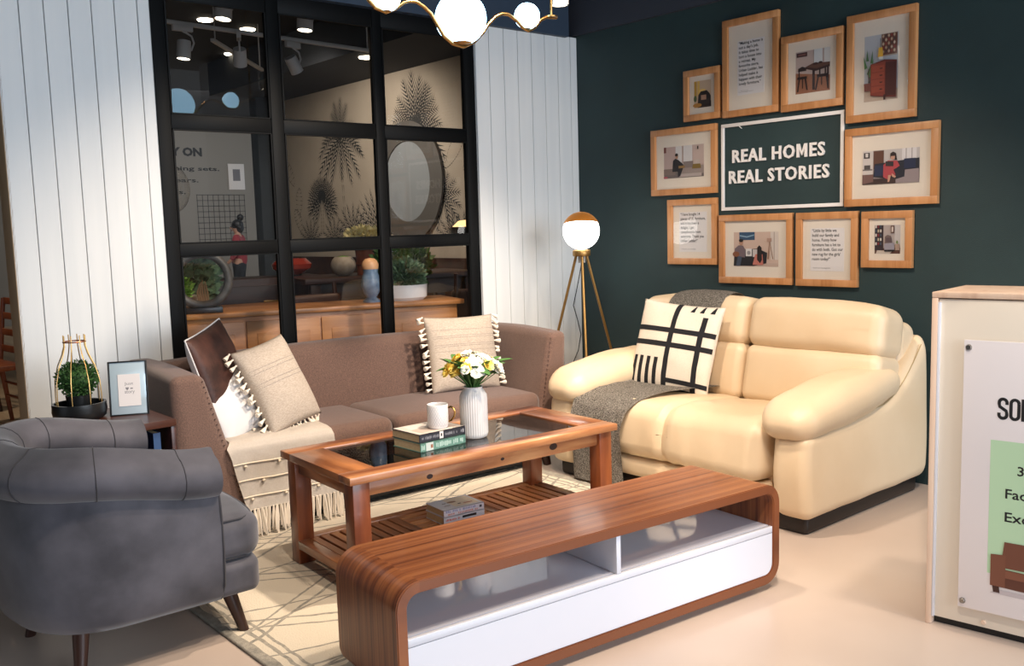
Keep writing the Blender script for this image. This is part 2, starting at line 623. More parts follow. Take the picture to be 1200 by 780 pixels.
M_blueglaze = mat('blue_grey_glaze', '#5a7390', '#7d92a8', scale=25, rough=.35)
M_mirror = mat('mirror_painted_reflection', '#c3c6c6', rough=.04, metal=.45)  # half-matte pale grey stands in for the reflected lit room
M_warmshade = mat('lit_lamp_shade', (1, .62, .25), rough=.6, emit=1.2)
M_cable = mat('black_cable', '#101010', rough=.5)


def rug_material():
    m = bpy.data.materials.new('patterned_wool')
    m.use_nodes = True
    nt = m.node_tree; N = nt.nodes.new; L = nt.links.new
    p = nt.nodes['Principled BSDF']; p.inputs['Roughness'].default_value = .95
    tc = N('ShaderNodeTexCoord'); sp = N('ShaderNodeSeparateXYZ')
    wn = N('ShaderNodeTexNoise'); wn.inputs['Scale'].default_value = 9
    L(tc.outputs['Object'], wn.inputs['Vector'])
    vm = N('ShaderNodeVectorMath'); vm.operation = 'MULTIPLY_ADD'
    vm.inputs[1].default_value = (.03, .03, 0)
    L(wn.outputs['Color'], vm.inputs[0]); L(tc.outputs['Object'], vm.inputs[2])
    L(vm.outputs[0], sp.inputs[0])

    def mth(op, a, b=None, c=None):
        n = N('ShaderNodeMath'); n.operation = op
        for i, x in enumerate((a, b, c)):
            if x is None: continue
            if isinstance(x, (int, float)): n.inputs[i].default_value = x
            else: L(x, n.inputs[i])
        return n.outputs[0]
    X, Y = sp.outputs[0], sp.outputs[1]
    # big lozenges: two families of slanted lines, doubled, plus a nested lozenge line
    lines = None
    for sx, sy, off, wdt in ((1.15, 1.9, 0, .015), (1.15, -1.9, 0, .015), (1.15, 1.9, .14, .012), (1.15, -1.9, .14, .012), (.575, 2.4, .33, .012), (.575, -2.4, .40, .012)):
        u = mth('MULTIPLY_ADD', X, sx, mth('MULTIPLY_ADD', Y, sy, off + 20))
        fr = mth('FRACT', u)
        d = mth('ABSOLUTE', mth('SUBTRACT', fr, .5))
        l = mth('LESS_THAN', d, wdt)
        lines = l if lines is None else mth('MAXIMUM', lines, l)
    # border bands along the short edges and long edges (half size 1.09 x .75)
    for co, hs in ((X, 1.10), (Y, .775)):
        e = mth('SUBTRACT', hs, mth('ABSOLUTE', co))
        for a, b in ((-.05, .05), (.075, .09), (.11, .122)):
            l = mth('MULTIPLY', mth('GREATER_THAN', e, a), mth('LESS_THAN', e, b))
            lines = mth('MAXIMUM', lines, l)
    n2 = N('ShaderNodeTexNoise'); n2.inputs['Scale'].default_value = 45
    L(tc.outputs['Object'], n2.inputs['Vector'])
    fac = mth('MULTIPLY', lines, mth('MULTIPLY_ADD', n2.outputs['Fac'], .9, .35))
    mx = N('ShaderNodeMix'); mx.data_type = 'RGBA'; mx.clamp_factor = True
    L(fac, mx.inputs[0])
    mx.inputs[6].default_value = (*srgb('#d8ccb8'), 1)
    mx.inputs[7].default_value = (*srgb('#88847b'), 1)
    L(mx.outputs[2], p.inputs['Base Color'])
    b = N('ShaderNodeBump'); b.inputs['Strength'].default_value = .6; b.inputs['Distance'].default_value = .005
    n3 = N('ShaderNodeTexNoise'); n3.inputs['Scale'].default_value = 220
    L(tc.outputs['Object'], n3.inputs['Vector']); L(n3.outputs['Fac'], b.inputs['Height']); L(b.outputs[0], p.inputs['Normal'])
    return m


M_rug = rug_material()

# ------------------------------------------------------------------ structure
YW = 4.60      # face of the panelled wall
XG = 4.56      # face of the green wall
fl = obj('floor', box(new(), (1.2, 1.3, -.05), (7.5, 6.9, .1)), M_floor, kind='structure')
obj('floor', box(new(), (3.75, 10.7, -.05), (12.6, 11.9, .1)), M_floor_far, kind='structure')
obj('wall_right', box(new(), (XG + .08, 1.6, 1.3), (.16, 6.2, 2.6)), M_green, kind='structure')
obj('trim_1', box(new(), (XG + .07, 1.63, 2.95), (.20, 6.24, .70)), M_bulk2, kind='structure')
obj('trim_2', box(new(), (2.76, YW + .04, 2.94), (3.38, .16, .72)), M_bulk, kind='structure')
obj('wall_left', box(new(), (-1.95, 1.4, 1.65), (.1, 2.6, 3.3)), mat('light_block_taupe', '#3a3634', rough=.8), kind='structure')  # unseen wall, added and sized to hold back ambient light from the left
obj('ceiling', box(new(), (.8, 1.4, 3.35), (8.6, 6.5, .1)), M_ceil, kind='structure')

wb = struct('wall_back')
obj('backing_board', box(new(), (1.385, YW + .08, 1.29), (.67, .13, 2.58)), M_groove, wb)
obj('backing_board', box(new(), (4.122, YW + .08, 1.295), (.875, .13, 2.59)), M_groove, wb)
obj('end_board', box(new(), (1.044, YW + .075, 1.29), (.014, .15, 2.58), .002), M_beige, wb)
PL = [1.037, 1.141, 1.243, 1.3455, 1.447, 1.55, 1.6555, 1.712]
PR = [3.688, 3.797, 3.916, 4.032, 4.149, 4.266, 4.382, 4.497, 4.559]
for E_ in (PL, PR):
    for a, b in zip(E_, E_[1:]):
        obj('plank', box(new(), ((a + b) / 2, YW + .0075, 1.295), (b - a - .0028, .015, 2.59), .002, 1), M_plank, wb)

win = struct('window_1')
zb = [0, .08, .625, .690, 1.249, 1.313, 1.873, 1.945, 2.49, 2.585]
xb = [1.714, 1.79, 2.312, 2.39, 2.955, 3.022, 3.605, 3.688]
YF = YW + .03
for k, (a, b) in enumerate(((0, 1), (2, 3), (4, 5), (6, 7))):
    obj('frame_post' if k in (0, 3) else 'mullion', box(new(), ((xb[a] + xb[b]) / 2, YF, 1.2925), (xb[b] - xb[a] - .008, .045, 2.585), .004), M_black, win)
for k, (a, b) in enumerate(((0, 1), (2, 3), (4, 5), (6, 7), (8, 9))):
    for q in ((1, 2), (3, 4), (5, 6)):
        obj('transom', box(new(), ((xb[q[0]] + xb[q[1]]) / 2, YF, (zb[a] + zb[b]) / 2), (xb[q[1]] - xb[q[0]] + .008, .040, zb[b] - zb[a]), .004), M_black, win)
for q in ((1, 2), (3, 4), (5, 6)):
    for z0, z1 in ((1, 2), (3, 4), (5, 6), (7, 8)):
        bm = new()
        x0, x1, a, b = xb[q[0]], xb[q[1]], zb[z0], zb[z1]
        bm.faces.new([bm.verts.new(p) for p in ((x0 - .004, YF, a), (x1 + .004, YF, a), (x1 + .004, YF, b), (x0 - .004, YF, b))])
        obj('pane', bm, M_glass, win)
        bm = new()
        for cx, cz, sx, sz in (((x0 + x1) / 2, a + .003, x1 - x0, .006), ((x0 + x1) / 2, b - .003, x1 - x0, .006), (x0 + .002, (a + b) / 2, .008, b - a - .012), (x1 - .002, (a + b) / 2, .008, b - a - .012)):
            box(bm, (cx, YF - .012, cz), (sx, .02, sz))
        obj('glazing_bead', bm, M_black, win)

# ---- the shop behind the window
XM, YFAR = 6.0, 16.6
KF = YFAR / 11.6
wm = obj('wall_mural', box(new(), (XM + .05, 8.2, 1.75), (.1, 6.9, 3.5)), M_mural, kind='structure')
obj('baseboard_mural', box(new(), (XM - .015, 8.2, .52), (.03, 6.9, 1.04)), M_dark_wood, kind='structure')
wf = obj('wall_far', box(new(), (6.7, YFAR + .05, 1.75), (6.6, .1, 3.5)), M_greige, kind='structure')
obj('wall_far', box(new(), (.45, YFAR + .05, 1.75), (5.9, .1, 3.5)), mat('far_dark_wall', '#2a2624', rough=.8), kind='structure')
obj('wall_left', box(new(), (-2.45, 10.6, 1.75), (.1, 12.0, 3.5)), MATS['far_dark_wall'], kind='structure')
obj('ceiling', box(new(), (3.75, 10.65, 3.55), (12.5, 12.0, .1)), M_ceil, kind='structure')
obj('trim_3', box(new(), (3.6, 8.0, 3.43), (4.8, .35, .14)), mat('far_beam_brown', '#3a332c', rough=.8), kind='structure')
obj('trim_4', box(new(), (XM - .5, 8.2, 3.29), (.998, 6.8, .40)), M_ceil, kind='structure')
# far wall lettering and column boards
t = text_mesh('Y ON', .40 * KF, .11 * KF, .05)
for v in t.verts: v.co = Vector((4.455 * KF + v.co.x, YFAR - .002, 1.35 + .985 * KF + v.co.y))
obj('wall_lettering', t, M_ink, wf)
t = text_mesh('ining sets.\n\n ears.\n\nus.', .62 * KF, .34 * KF, .02)
for v in t.verts: v.co = Vector((4.45 * KF + v.co.x, YFAR - .002, 1.35 + .52 * KF + v.co.y))
obj('wall_lettering', t, M_ink, wf)
obj('trim_5', box(new(), (5.66, 11.50, 1.75), (.27, .2, 3.5), .006), mat('slate_column', '#3d4247', rough=.7), kind='structure')
obj('trim_6', box(new(), (5.86, 11.52, 1.75), (.10, .16, 3.5), .006), mat('pale_column', '#9fa39b', rough=.7), kind='structure')

# grid of wire on the far wall
bm = new()
for i in range(10): box(bm, (6.80 + i * .1, YFAR - .012, 1.62), (.006, .006, .92))
for i in range(10): box(bm, (7.25, YFAR - .012, 1.18 + i * .1), (.92, .006, .006))
o = obj('wire_grid', bm, M_cable)
tag(o, 'thin black wire grid panel on far greige wall behind the window', 'wire grid')

# mural palms (flat print on the paper)
def mural():
    bm = new()
    ink = 0
    rnd = random.Random(3)
    def tri(pts):
        f = bm.faces.new([bm.verts.new((XM - .0012 - rnd.random() * .001, y, z)) for y, z in pts])
        f.material_index = ink
    def frond(cx, cy, ang, ln, droop, wd, n=17):
        n = max(8, int(n * .68))
        # rachis curve
        P = []
        for i in range(n + 1):
            t_ = i / n
            P.append((cx + math.cos(ang) * ln * t_, cy + math.sin(ang) * ln * t_ - droop * t_ * t_ * ln))
        for i in range(1, n + 1):
            a, b = P[i - 1], P[i]
            dx, dy = b[0] - a[0], b[1] - a[1]
            d = math.hypot(dx, dy) or 1
            tx, ty = dx / d, dy / d
            nx, ny = -ty, tx
            wv = 1.45 * wd * math.sin(PI * min(1, (i / n) * .9 + .12)) ** .6
            for s_ in (-1, 1):
                e = (b[0] + nx * s_ * wv + tx * wv * .9, b[1] + ny * s_ * wv + ty * wv * .9)
                tri([a, (a[0] + tx * d * .60, a[1] + ty * d * .60), e])
        for i in range(n):
            a, b = P[i], P[i + 1]
            tri([(a[0] + .004, a[1]), (a[0] - .004, a[1] + .004), b])
    def trunk(x0, y0, x1, y1, w_, hollow=True):
        n = 9
        for i in range(n):
            a = i / n; b = (i + .9) / n
            for s_ in (-1, 1):
                tri([(x0 + (x1 - x0) * a + s_ * w_, y0 + (y1 - y0) * a), (x0 + (x1 - x0) * a + s_ * w_ * .6, y0 + (y1 - y0) * a), (x0 + (x1 - x0) * b + s_ * w_ * .8, y0 + (y1 - y0) * b)])
    # tall palm
    for a, l, d in ((25, .45, .6), (155, .45, .6), (-20, .55, .45), (-90, .45, .1), (-165, .5, .3), (95, .42, 0), (75, .42, .05), (115, .40, .05), (40, .40, .5), (140, .42, .5), (15, .52, .75), (165, .46, .8), (-40, .55, .3), (-60, .5, .2), (-115, .5, .2), (-140, .5, .35), (60, .35, .1)):
        frond(10.16, 2.50, R(a), l * 1.15, d, .062)
    trunk(10.16, 2.45, 10.13, 1.25, .022)
    # bushy palm
    for a in range(-60, 250, 15):
        frond(10.68, 1.80, R(a), .42, .45 if -30 < a < 210 else .1, .05, 13)
    trunk(10.68, 1.72, 10.70, 1.3, .03)
    # palm above the mirror
    for a, l, d in ((64, .5, .08), (45, .5, .25), (140, .5, .3), (22, .5, .5), (-20, .55, .4), (-60, .7, .1), (-85, .5, .1), (95, .55, 0), (78, .52, .05), (112, .55, .05), (55, .5, .1), (130, .5, .15), (35, .5, .35), (150, .5, .4), (10, .5, .6), (175, .45, .6), (-35, .6, .3), (-50, .75, .15), (-70, .6, .1)):
        frond(8.56, 2.48, R(180 - a), l * 1.1, d, .07)
    trunk(8.5, 2.4, 8.33, 1.2, .024)
    # fan fronds
    for a in range(30, 160, 11):
        frond(9.35, 1.2, R(a), .72, .05, .035, 15)
    for a in range(20, 165, 18):
        frond(9.95, 1.28, R(a), .48, .1, .03, 12)
    # palm beside the mirror
    for a in range(-70, 260, 26):
        frond(8.12, 1.70, R(a), .36, .25, .045, 13)
    # lower tufts
    for cy in (11.0, 10.4, 7.95, 7.75):
        for a in range(30, 160, 20):
            frond(cy, 1.2, R(a), .36, .05, .03, 11)
    # banana leaves in outline
    for cx, cy, an, ln in ((11.38, 1.95, 60, .55), (11.3, 1.55, 95, .5), (7.75, 1.95, 160, .42), (7.62, 1.60, 200, .45), (7.7, 2.3, -30, .4), (7.55, 2.55, 140, .4), (11.25, 1.35, 70, .45)):
        n = 14
        a_ = R(an)
        for i in range(n):
            for s_ in (-1, 1):
                def Q(t_): 
                    ww = .085 * math.sin(PI * t_) ** .7
                    return (cx + math.cos(a_) * ln * t_ - math.sin(a_) * ww * s_, cy + math.sin(a_) * ln * t_ + math.cos(a_) * ww * s_ - .12 * t_ * t_)
                p, q = Q(i / n), Q((i + 1) / n)
                tri([p, q, (q[0], q[1] + .012)]); 
                c_ = (cx + math.cos(a_) * ln * (i / n), cy + math.sin(a_) * ln * i / n - .12 * (i / n) ** 2)
                if i % 2: tri([c_, p, (p[0] + .005, p[1] + .008)])
    return bm
obj('palm_print', mural(), mat('mural_ink', '#2b2926', rough=.8), wm, keep=True)

# round mirror
m_ = thing('round_mirror', 'large round mirror with broad grey rim on the palm mural wall', 'mirror', (XM - .02, 8.72, 1.88))
bm = lathe(new(), [(.44, -.01), (.44, .02), (.66, .018), (.66, -.01)], 48)
for v in bm.verts: v.co = Vector((-v.co.z, v.co.y, v.co.x))
obj('rim', bm, mat('grey_wood_rim', '#5c564f', rough=.6), m_)
bm = lathe(new(), [(.0001, .004), (.445, .004)], 48)
for v in bm.verts: v.co = Vector((-v.co.z, v.co.y, v.co.x))
obj('mirror_plate', bm, M_mirror, m_)

# notice on the far wall
m_ = thing('wall_notice', 'small white framed notice on far greige wall behind the window', 'notice', (7.57, YFAR - .012, 2.41))
obj('notice_sheet', box(new(), (0, 0, 0), (.31, .02, .47), .003), M_letter, m_)
obj('notice_picture', box(new(), (0, -.0115, .03), (.14, .002, .21)), M_greyink, m_)


# oak sideboard behind the glass
sb = thing('sideboard', 'long honey oak sideboard standing just behind the black window', 'sideboard', (2.86, 5.27, 0), -.305)
L_, D_ = 1.85, .46
obj('top', box(new(), (0, 0, .885), (L_, D_, .03), .006), M_far_wood, sb)
obj('body', box(new(), (0, .01, .50), (L_ - .08, D_ - .05, .74), .004), M_far_wood, sb)
for i in range(4):
    x = -L_ / 2 + .04 + (L_ - .08) * (i + .5) / 4
    d = obj('door', box(new(), (x, -D_ / 2 + .03, .50), ((L_ - .08) / 4 - .012, .02, .68), .003), M_far_wood, sb)
    obj('door_panel', box(new(), (x, -D_ / 2 + .019, .50), ((L_ - .08) / 4 - .13, .008, .54), .003), M_far_wood, d)
for sx in (-1, 1):
    for sy in (-1, 1):
        obj('leg', box(new(), (sx * (L_ / 2 - .07), sy * (D_ / 2 - .06), .065), (.05, .05, .13), .004), M_far_wood, sb)

# ring sculpture
rs = thing('ring_sculpture', 'dark stone ring sculpture on a black block at window left', 'sculpture', (2.19, 5.35, .90), -.35)
bm = new()
tube(bm, [(.150 * math.cos(2 * PI * i / 40), 0, .195 + .150 * math.sin(2 * PI * i / 40)) for i in range(40)], .026, 10, closed=True)
obj('ring', bm, M_slate, rs)
bm = new(); box(bm, (0, 0, .0175), (.21, .10, .035), .004)
obj('base', bm, M_tray, rs)
bm = new()
for k in range(5):
    tube(bm, [(-.02 + k * .012, .0, .06), (-.03 + k * .014, .01, .12), (-.015 + k * .008, 0, .17 + .012 * (k % 3))], [.009, .006, .003], 6)
obj('twig', bm, mat('dry_twig', '#8e6a48', rough=.8), rs)


def foliage(bm, n, c, rad, leaf, seed, flatten=.8, up=.3):
    rn = random.Random(seed)
    for _ in range(n):
        while True:
            p = Vector((rn.uniform(-1, 1), rn.uniform(-1, 1), rn.uniform(-.9, 1)))
            if p.length < 1 and p.length > .35: break
        q = Vector(c) + Vector((p.x * rad, p.y * rad, p.z * rad * flatten))
        d = (p.normalized() + Vector((rn.uniform(-.6, .6), rn.uniform(-.6, .6), up))).normalized()
        s = d.cross(Vector((rn.uniform(-1, 1), rn.uniform(-1, 1), .3))).normalized()
        l = leaf * rn.uniform(.7, 1.3)
        a = bm.verts.new(q); b = bm.verts.new(q + d * l * .5 + s * l * .3); e = bm.verts.new(q + d * l); f = bm.verts.new(q + d * l * .5 - s * l * .3)
        bm.faces.new((a, b, e, f))
    return bm


def planter(name, label, loc, prof, pm, folm, n, rad, leaf, zc, seed, group=None, cat='plant'):
    t_ = thing(name, label, cat, loc, 0, group)
    obj('pot', lathe(new(), prof, 32), pm, t_)
    o = obj('foliage', foliage(new(), n, (0, 0, zc), rad, leaf, seed), folm, t_, keep=True)
    o['kind'] = 'stuff'
    return t_


planter('potted_succulent', 'pale stone bowl of lime green foliage behind the ring sculpture', (2.12, 5.62, .0), [(0, .90), (.09, .90), (.15, .95), (.16, .99), (.145, .99), (.13, .965), (0, .96)], M_stone, M_lime, 500, .10, .035, 1.03, 1)
planter('leafy_plant', 'tall sage green leafy plant standing behind the ring sculpture', (2.33, 6.1, .0), [(0, .02), (.13, .02), (.16, .6), (.16, .82), (.14, .82), (.13, .78), (0, .78)], M_slate, M_sage, 900, .24, .075, 1.06, 2)
planter('succulent_bowl', 'white shallow bowl of dark green succulents on sideboard right end', (3.42, 5.08, .0), [(0, .90), (.125, .90), (.145, .92), (.15, 1.0), (.138, 1.0), (.13, .98), (0, .98)], M_ceramic, M_sage, 900, .125, .04, 1.05, 3)
planter('leafy_plant', 'round dark green bush standing behind the white succulent bowl', (3.86, 5.75, .0), [(0, .02), (.11, .02), (.15, .7), (.15, .9), (.13, .9), (.12, .86), (0, .86)], M_slate, M_leaf, 900, .20, .06, 1.10, 4)

# blue figurine vase
fv = thing('figurine_vase', 'blue grey owl-shaped vase with peach top on the oak sideboard', 'vase', (3.19, 5.11, .90))
obj('body', lathe(new(), [(0, 0), (.055, 0), (.055, .01), (.03, .03), (.05, .06), (.063, .11), (.055, .16), (.045, .19), (.05, .215), (0, .215)], 24), M_blueglaze, fv)
obj('lid', lathe(new(), [(.05, .21), (.055, .235), (.045, .26), (.03, .275), (0, .28)], 20), mat('peach_glaze', '#d9a77a', rough=.4), fv)

# dining table with ornaments
dt = thing('dining_table', 'dark walnut table behind the sideboard carrying ornaments', 'table', (4.25, 6.65, 0), -.2)
obj('tabletop', box(new(), (0, 0, .975), (1.5, .7, .045), .008), M_dark_wood, dt)
obj('apron', box(new(), (0, 0, .89), (1.36, .58, .12), .004), M_dark_wood, dt)
for sx in (-1, 1):
    for sy in (-1, 1): obj('leg', box(new(), (sx * .66, sy * .29, .475), (.08, .08, .95), .006), M_dark_wood, dt)
zt = .9975
cab = thing('wood_cabinet', 'dark walnut drawer chest left of the ornament table', 'cabinet', (3.55, 7.4, 0), -.2)
obj('body', box(new(), (0, 0, .50), (.95, .45, .98), .008), M_dark_wood, cab)
for i in range(3): 
    d = obj('drawer', box(new(), (0, -.235, .22 + .29 * i), (.87, .02, .26), .004), M_dark_wood, cab)
    obj('drawer_pull', box(new(), (0, -.252, .22 + .29 * i), (.12, .014, .015), .003), M_brass2, d)
rb = thing('red_bowl', 'small red glazed bowl on the dark walnut chest behind glass', 'bowl', (3.78, 7.3, .99))
obj('bowl', lathe(new(), [(0, .0), (.07, .0), (.16, .06), (.17, .10), (.12, .145), (.10, .14), (.13, .10), (.06, .03), (0, .03)], 28), M_redglaze, rb)
obj('foot_ring', lathe(new(), [(.075, -.002), (.085, .012), (.075, .02)], 24), M_tray, rb)
sbw = thing('moss_ball_bowl', 'round stone ball bowl filled with green moss on walnut table', 'bowl', (3.87, 6.6, zt))
bm = new(); ball(bm, (0, 0, .085), .10, 24, 14, (1, 1, .9), a1=PI * .78)
obj('bowl', bm, M_stone, sbw)
obj('moss', ball(new(), (0, 0, .13), .07, 16, 8, (1, 1, .45), .2), M_lime, sbw)
tp = thing('flower_pot', 'ribbed terracotta pot of pale yellow flowers on walnut table', 'plant', (4.07, 6.58, zt))
obj('pot', lathe(new(), [(0, 0), (.075, 0), (.075, .08), (.085, .085), (.085, .10), (.075, .105), (.085, .2), (.10, .205), (.10, .24), (.08, .24), (0, .2)], 24), M_terra, tp)
o = obj('blossoms', foliage(new(), 500, (0, 0, .31), .15, .045, 9, .45), mat('pale_blossom', '#cfc48a', '#e0d9a8', scale=30, rough=.7), tp, keep=True); o['kind'] = 'stuff'


def far_chair(label, loc, rz, m, h=.92, name='dining_chair', kind='ladder'):
    c = thing(name, label, 'chair', loc, rz)
    obj('seat', soft(new(), (0, 0, .45), (.44, .43, .05), .02, 3), m, c)
    for sx in (-1, 1):
        obj('leg', tube(new(), [(sx * .19, -.18, .43), (sx * .195, -.185, 0)], [.02, .015], 8), m, c)
        obj('leg', tube(new(), [(sx * .19, .26, h), (sx * .19, .20, .45), (sx * .195, .25, 0)], [.016, .021, .015], 8), m, c)
    if kind == 'ladder':
        for z in (.56, .68, .80, h - .02):
            obj('back_slat', box(new(), (0, .205 + (z - .45) * .12, z), (.37, .014, .05), .004), m, c)
    else:
        obj('backrest', soft(new(), (0, .23, .70), (.44, .06, .40), .03, 4), m, c)
    for z in (.2, .3): obj('stretcher', tube(new(), [(-.19, .225, z), (.19, .225, z)], .01, 6), m, c)
    return c


M_redchair = wood('reddish_chair_wood', ['#6b3520', '#8a4a2d', '#9b5a38'], axis=2, scale=5, streak=12, rough=.4)
far_chair('reddish wooden ladder-back chair beyond the left end of panelled wall', (1.43, 7.62, 0), R(-84), M_redchair, .93)
far_chair('dark wooden chair further left beyond the end of panelled wall', (1.40, 8.45, 0), R(-80), M_dark_wood, .95)
far_chair('brown upholstered dining chair behind the right end of the sideboard', (4.45, 5.75, 0), R(165), M_dark_wood, 1.02, kind='pad')
far_chair('brown upholstered dining chair between sideboard and walnut table', (3.30, 5.95, 0), R(-10), M_dark_wood, .98, kind='pad')
# second low bench far left
bn = thing('console_table', 'honey oak console table far behind the ring sculpture', 'table', (2.75, 6.9, 0), -.2)
obj('top', box(new(), (0, 0, .79), (1.5, .4, .035), .006), M_far_wood, bn)
obj('lattice_panel', box(new(), (0, .05, .60), (1.36, .02, .30), .003), M_dark_wood, bn)
for sx in (-1, 1):
    for sy in (-1, 1): obj('leg', box(new(), (sx * .7, sy * .16, .386), (.05, .05, .772), .004), M_far_wood, bn)

# lit lamp by the mural, glass pendant
lp = thing('table_lamp', 'warm lit drum lamp in front of the palm mural', 'lamp', (5.6, 7.2, .0))
obj('stand', lathe(new(), [(0, 0), (.15, 0), (.15, .02), (.015, .03), (.015, 1.22), (0, 1.22)], 20), M_tray, lp)
obj('shade', lathe(new(), [(.16, 1.20), (.16, 1.36), (.15, 1.36), (.15, 1.20)], 28), M_tray, lp)
obj('shade_glow', lathe(new(), [(.0, 1.365), (.14, 1.365), (.08, 1.42), (0, 1.43)], 24), M_warmshade, lp)
gp = thing('glass_pendant', 'clear glass globe pendant hanging at the window far left', 'pendant lamp', (2.36, 6.2, 1.66))
M_clear = glass('clear_glass', (.97, .95, .92), 1.5)
obj('globe', ball(new(), (0, 0, .0), .13, 24, 16, (1, 1, 1.25)), M_clear, gp)
obj('cord', tube(new(), [(0, 0, .17), (0, 0, 1.8)], .004, 6), M_cable, gp)
obj('bulb', ball(new(), (0, 0, .05), .03, 12, 8), M_warmshade, gp)
obj('cap', lathe(new(), [(0, .17), (.03, .165), (.03, .2), (0, .21)], 12), M_steel, gp)

# track lights and downlights
def track(label, a, b):
    a, b = Vector(a), Vector(b)
    t_ = thing('track_rail', label, 'light track', (a + b) / 2)
    d = (b - a)
    obj('rail', box(new(), (0, 0, 0), (d.length, .035, .03), .003, rot=(0, 0, math.atan2(d.y, d.x))), M_tracklight, t_)
    for s_ in (-.45, .45):
        obj('ceiling_rod', tube(new(), [d * s_ + Vector((0, 0, .01)), d * s_ + Vector((0, 0, 3.5 - a.z))], .006, 6), M_tracklight, t_)
track('long white light track in front of first pair of spotlights', (2.55, 7.3, 2.99), (4.9, 7.55, 2.99))
track('short white light track set crosswise further back', (3.55, 8.1, 3.05), (4.6, 9.3, 3.05))
track('white light track hung nearest to the black window', (2.0, 5.8, 2.97), (4.2, 5.8, 2.97))


def track_spot(label, loc, tilt, rz, lit=True):
    t_ = thing('track_spotlight', label, 'spotlight', loc, (0, 0, rz), 'track spotlights behind the window')
    M_ = Matrix.Rotation(tilt, 4, 'Y')
    bm = lathe(new(), [(0, .07), (.05, .07), (.052, .06), (.055, -.07), (.048, -.07), (.046, -.055), (0, -.055)], 24)
    for v in bm.verts: v.co = M_ @ v.co
    obj('barrel', bm, M_tracklight, t_)
    bm = lathe(new(), [(.0, -.066), (.046, -.066)], 20)
    for v in bm.verts: v.co = M_ @ v.co
    obj('lens', bm, M_lens if lit else M_tracklight, t_)
    obj('arm', tube(new(), [(.06, 0, 0), (.085, 0, .06), (.07, 0, .11), (.03, 0, .13), (0, 0, .14)], .008, 8), M_tracklight, t_)
    obj('adapter', box(new(), (0, 0, .165), (.16, .034, .05), .004), M_tracklight, t_)
track_spot('white track spotlight nearest top left corner of the window', (2.63, 5.8, 2.77), .15, .2)
track_spot('white track spotlight at the top of the middle window column', (3.2, 5.8, 2.765), .1, .2)
track_spot('white track spotlight lower left, above the blue globe reflection', (2.98, 7.34, 2.79), .1, .0)
track_spot('white track spotlight aimed toward camera beside first mullion', (3.47, 7.40, 2.79), .6, -2.0)
track_spot('unlit white track spotlight tilted right in middle column', (3.98, 7.45, 2.78), -.6, .3, False)
for x, y, z, w_ in ((4.03, 9.33, 3.5, 'leftmost, left of the first long spotlight'), (4.57, 9.52, 3.5, 'just right of the top left spotlight'), (5.39, 9.2, 3.5, 'right of the middle column spotlight'),
                    (5.25, 8.3, 3.09, 'low, above the tallest mural palm'), (5.0, 10.9, 3.5, 'lowest, close to first mullion')):
    d = thing('downlight', 'lit round downlight in dark far ceiling, ' + w_, 'ceiling light', (x, y, z), 0, 'downlights in the far ceiling')
    obj('lens', lathe(new(), [(0, -.012), (.075, -.012), (.08, 0), (0, 0)], 20), M_lens, d)


# ------------------------------------------------------------------ the shopper behind the glass
def skin_mesh(V, E_, rad, sub=2, root=0):
    me = bpy.data.meshes.new('skin')
    me.from_pydata(V, E_, [])
    o = bpy.data.objects.new('skin', me)
    COL.objects.link(o)
    md = o.modifiers.new('skin', 'SKIN')
    for i, v in enumerate(me.skin_vertices[0].data):
        r = rad[i]
        v.radius = r if isinstance(r, tuple) else (r, r)
        v.use_root = (i == root)
    md.use_smooth_shade = True
    s = o.modifiers.new('sub', 'SUBSURF'); s.levels = sub; s.render_levels = sub
    dg = bpy.context.evaluated_depsgraph_get()
    out = bpy.data.meshes.new_from_object(o.evaluated_get(dg))
    bpy.data.objects.remove(o)
    out.shade_smooth()
    return out


pn = thing('person', 'woman in red top and black trousers, hair in a bun, standing behind window', 'person', (7.08, 15.6, 0), R(140))
# local +x = facing direction
V = [(0, 0, .86), (0, 0, 1.05), (0, 0, 1.25), (0, 0, 1.335), (.005, 0, 1.385), (.02, 0, 1.44), (.03, 0, 1.51), (.01, 0, 1.55),
     (0, .17, 1.30), (-.02, .21, 1.06), (.10, .20, .90), (.16, .19, .86),
     (0, -.17, 1.30), (-.02, -.21, 1.06), (.10, -.20, .90), (.16, -.19, .86),
     (0, .09, .80), (.01, .10, .46), (-.02, .10, .08), (.10, .11, .03),
     (0, -.09, .80), (.03, -.10, .46), (.02, -.10, .08), (.14, -.11, .03)]
E_ = [(0, 1), (1, 2), (2, 3), (3, 4), (4, 5), (5, 6), (6, 7), (2, 8), (8, 9), (9, 10), (10, 11), (2, 12), (12, 13), (13, 14), (14, 15),
      (0, 16), (16, 17), (17, 18), (18, 19), (0, 20), (20, 21), (21, 22), (22, 23)]
rad = [(.10, .09), (.11, .09), (.13, .10), .055, .045, (.075, .07), (.085, .078), .05, .055, .04, .032, .025, .055, .04, .032, .025, .085, .06, .042, .03, .085, .06, .042, .03]
obj('body', skin_mesh(V, E_, rad), M_skin, pn)
for sy in (-1, 1):
    obj('eye', ball(new(), (.10, sy * .032, 1.49), .011, 8, 6), M_tray, pn)
ns = new(); ball(ns, (.118, 0, 1.465), .016, 8, 6, (1, .8, 1.3))
obj('nose', ns, M_skin, pn)
mo = new(); ball(mo, (.098, 0, 1.425), .016, 8, 6, (.6, 1.4, .5))
obj('mouth', mo, M_redcloth, pn)
hr = new()
ball(hr, (-.005, 0, 1.515), .103, 18, 12, (1.0, .92, 1.0), a0=PI * .33)
ball(hr, (-.045, 0, 1.47), .085, 14, 10, (.8, .95, 1.1))
ball(hr, (-.06, 0, 1.645), .06, 14, 10)
obj('hair', hr, M_hair, pn)
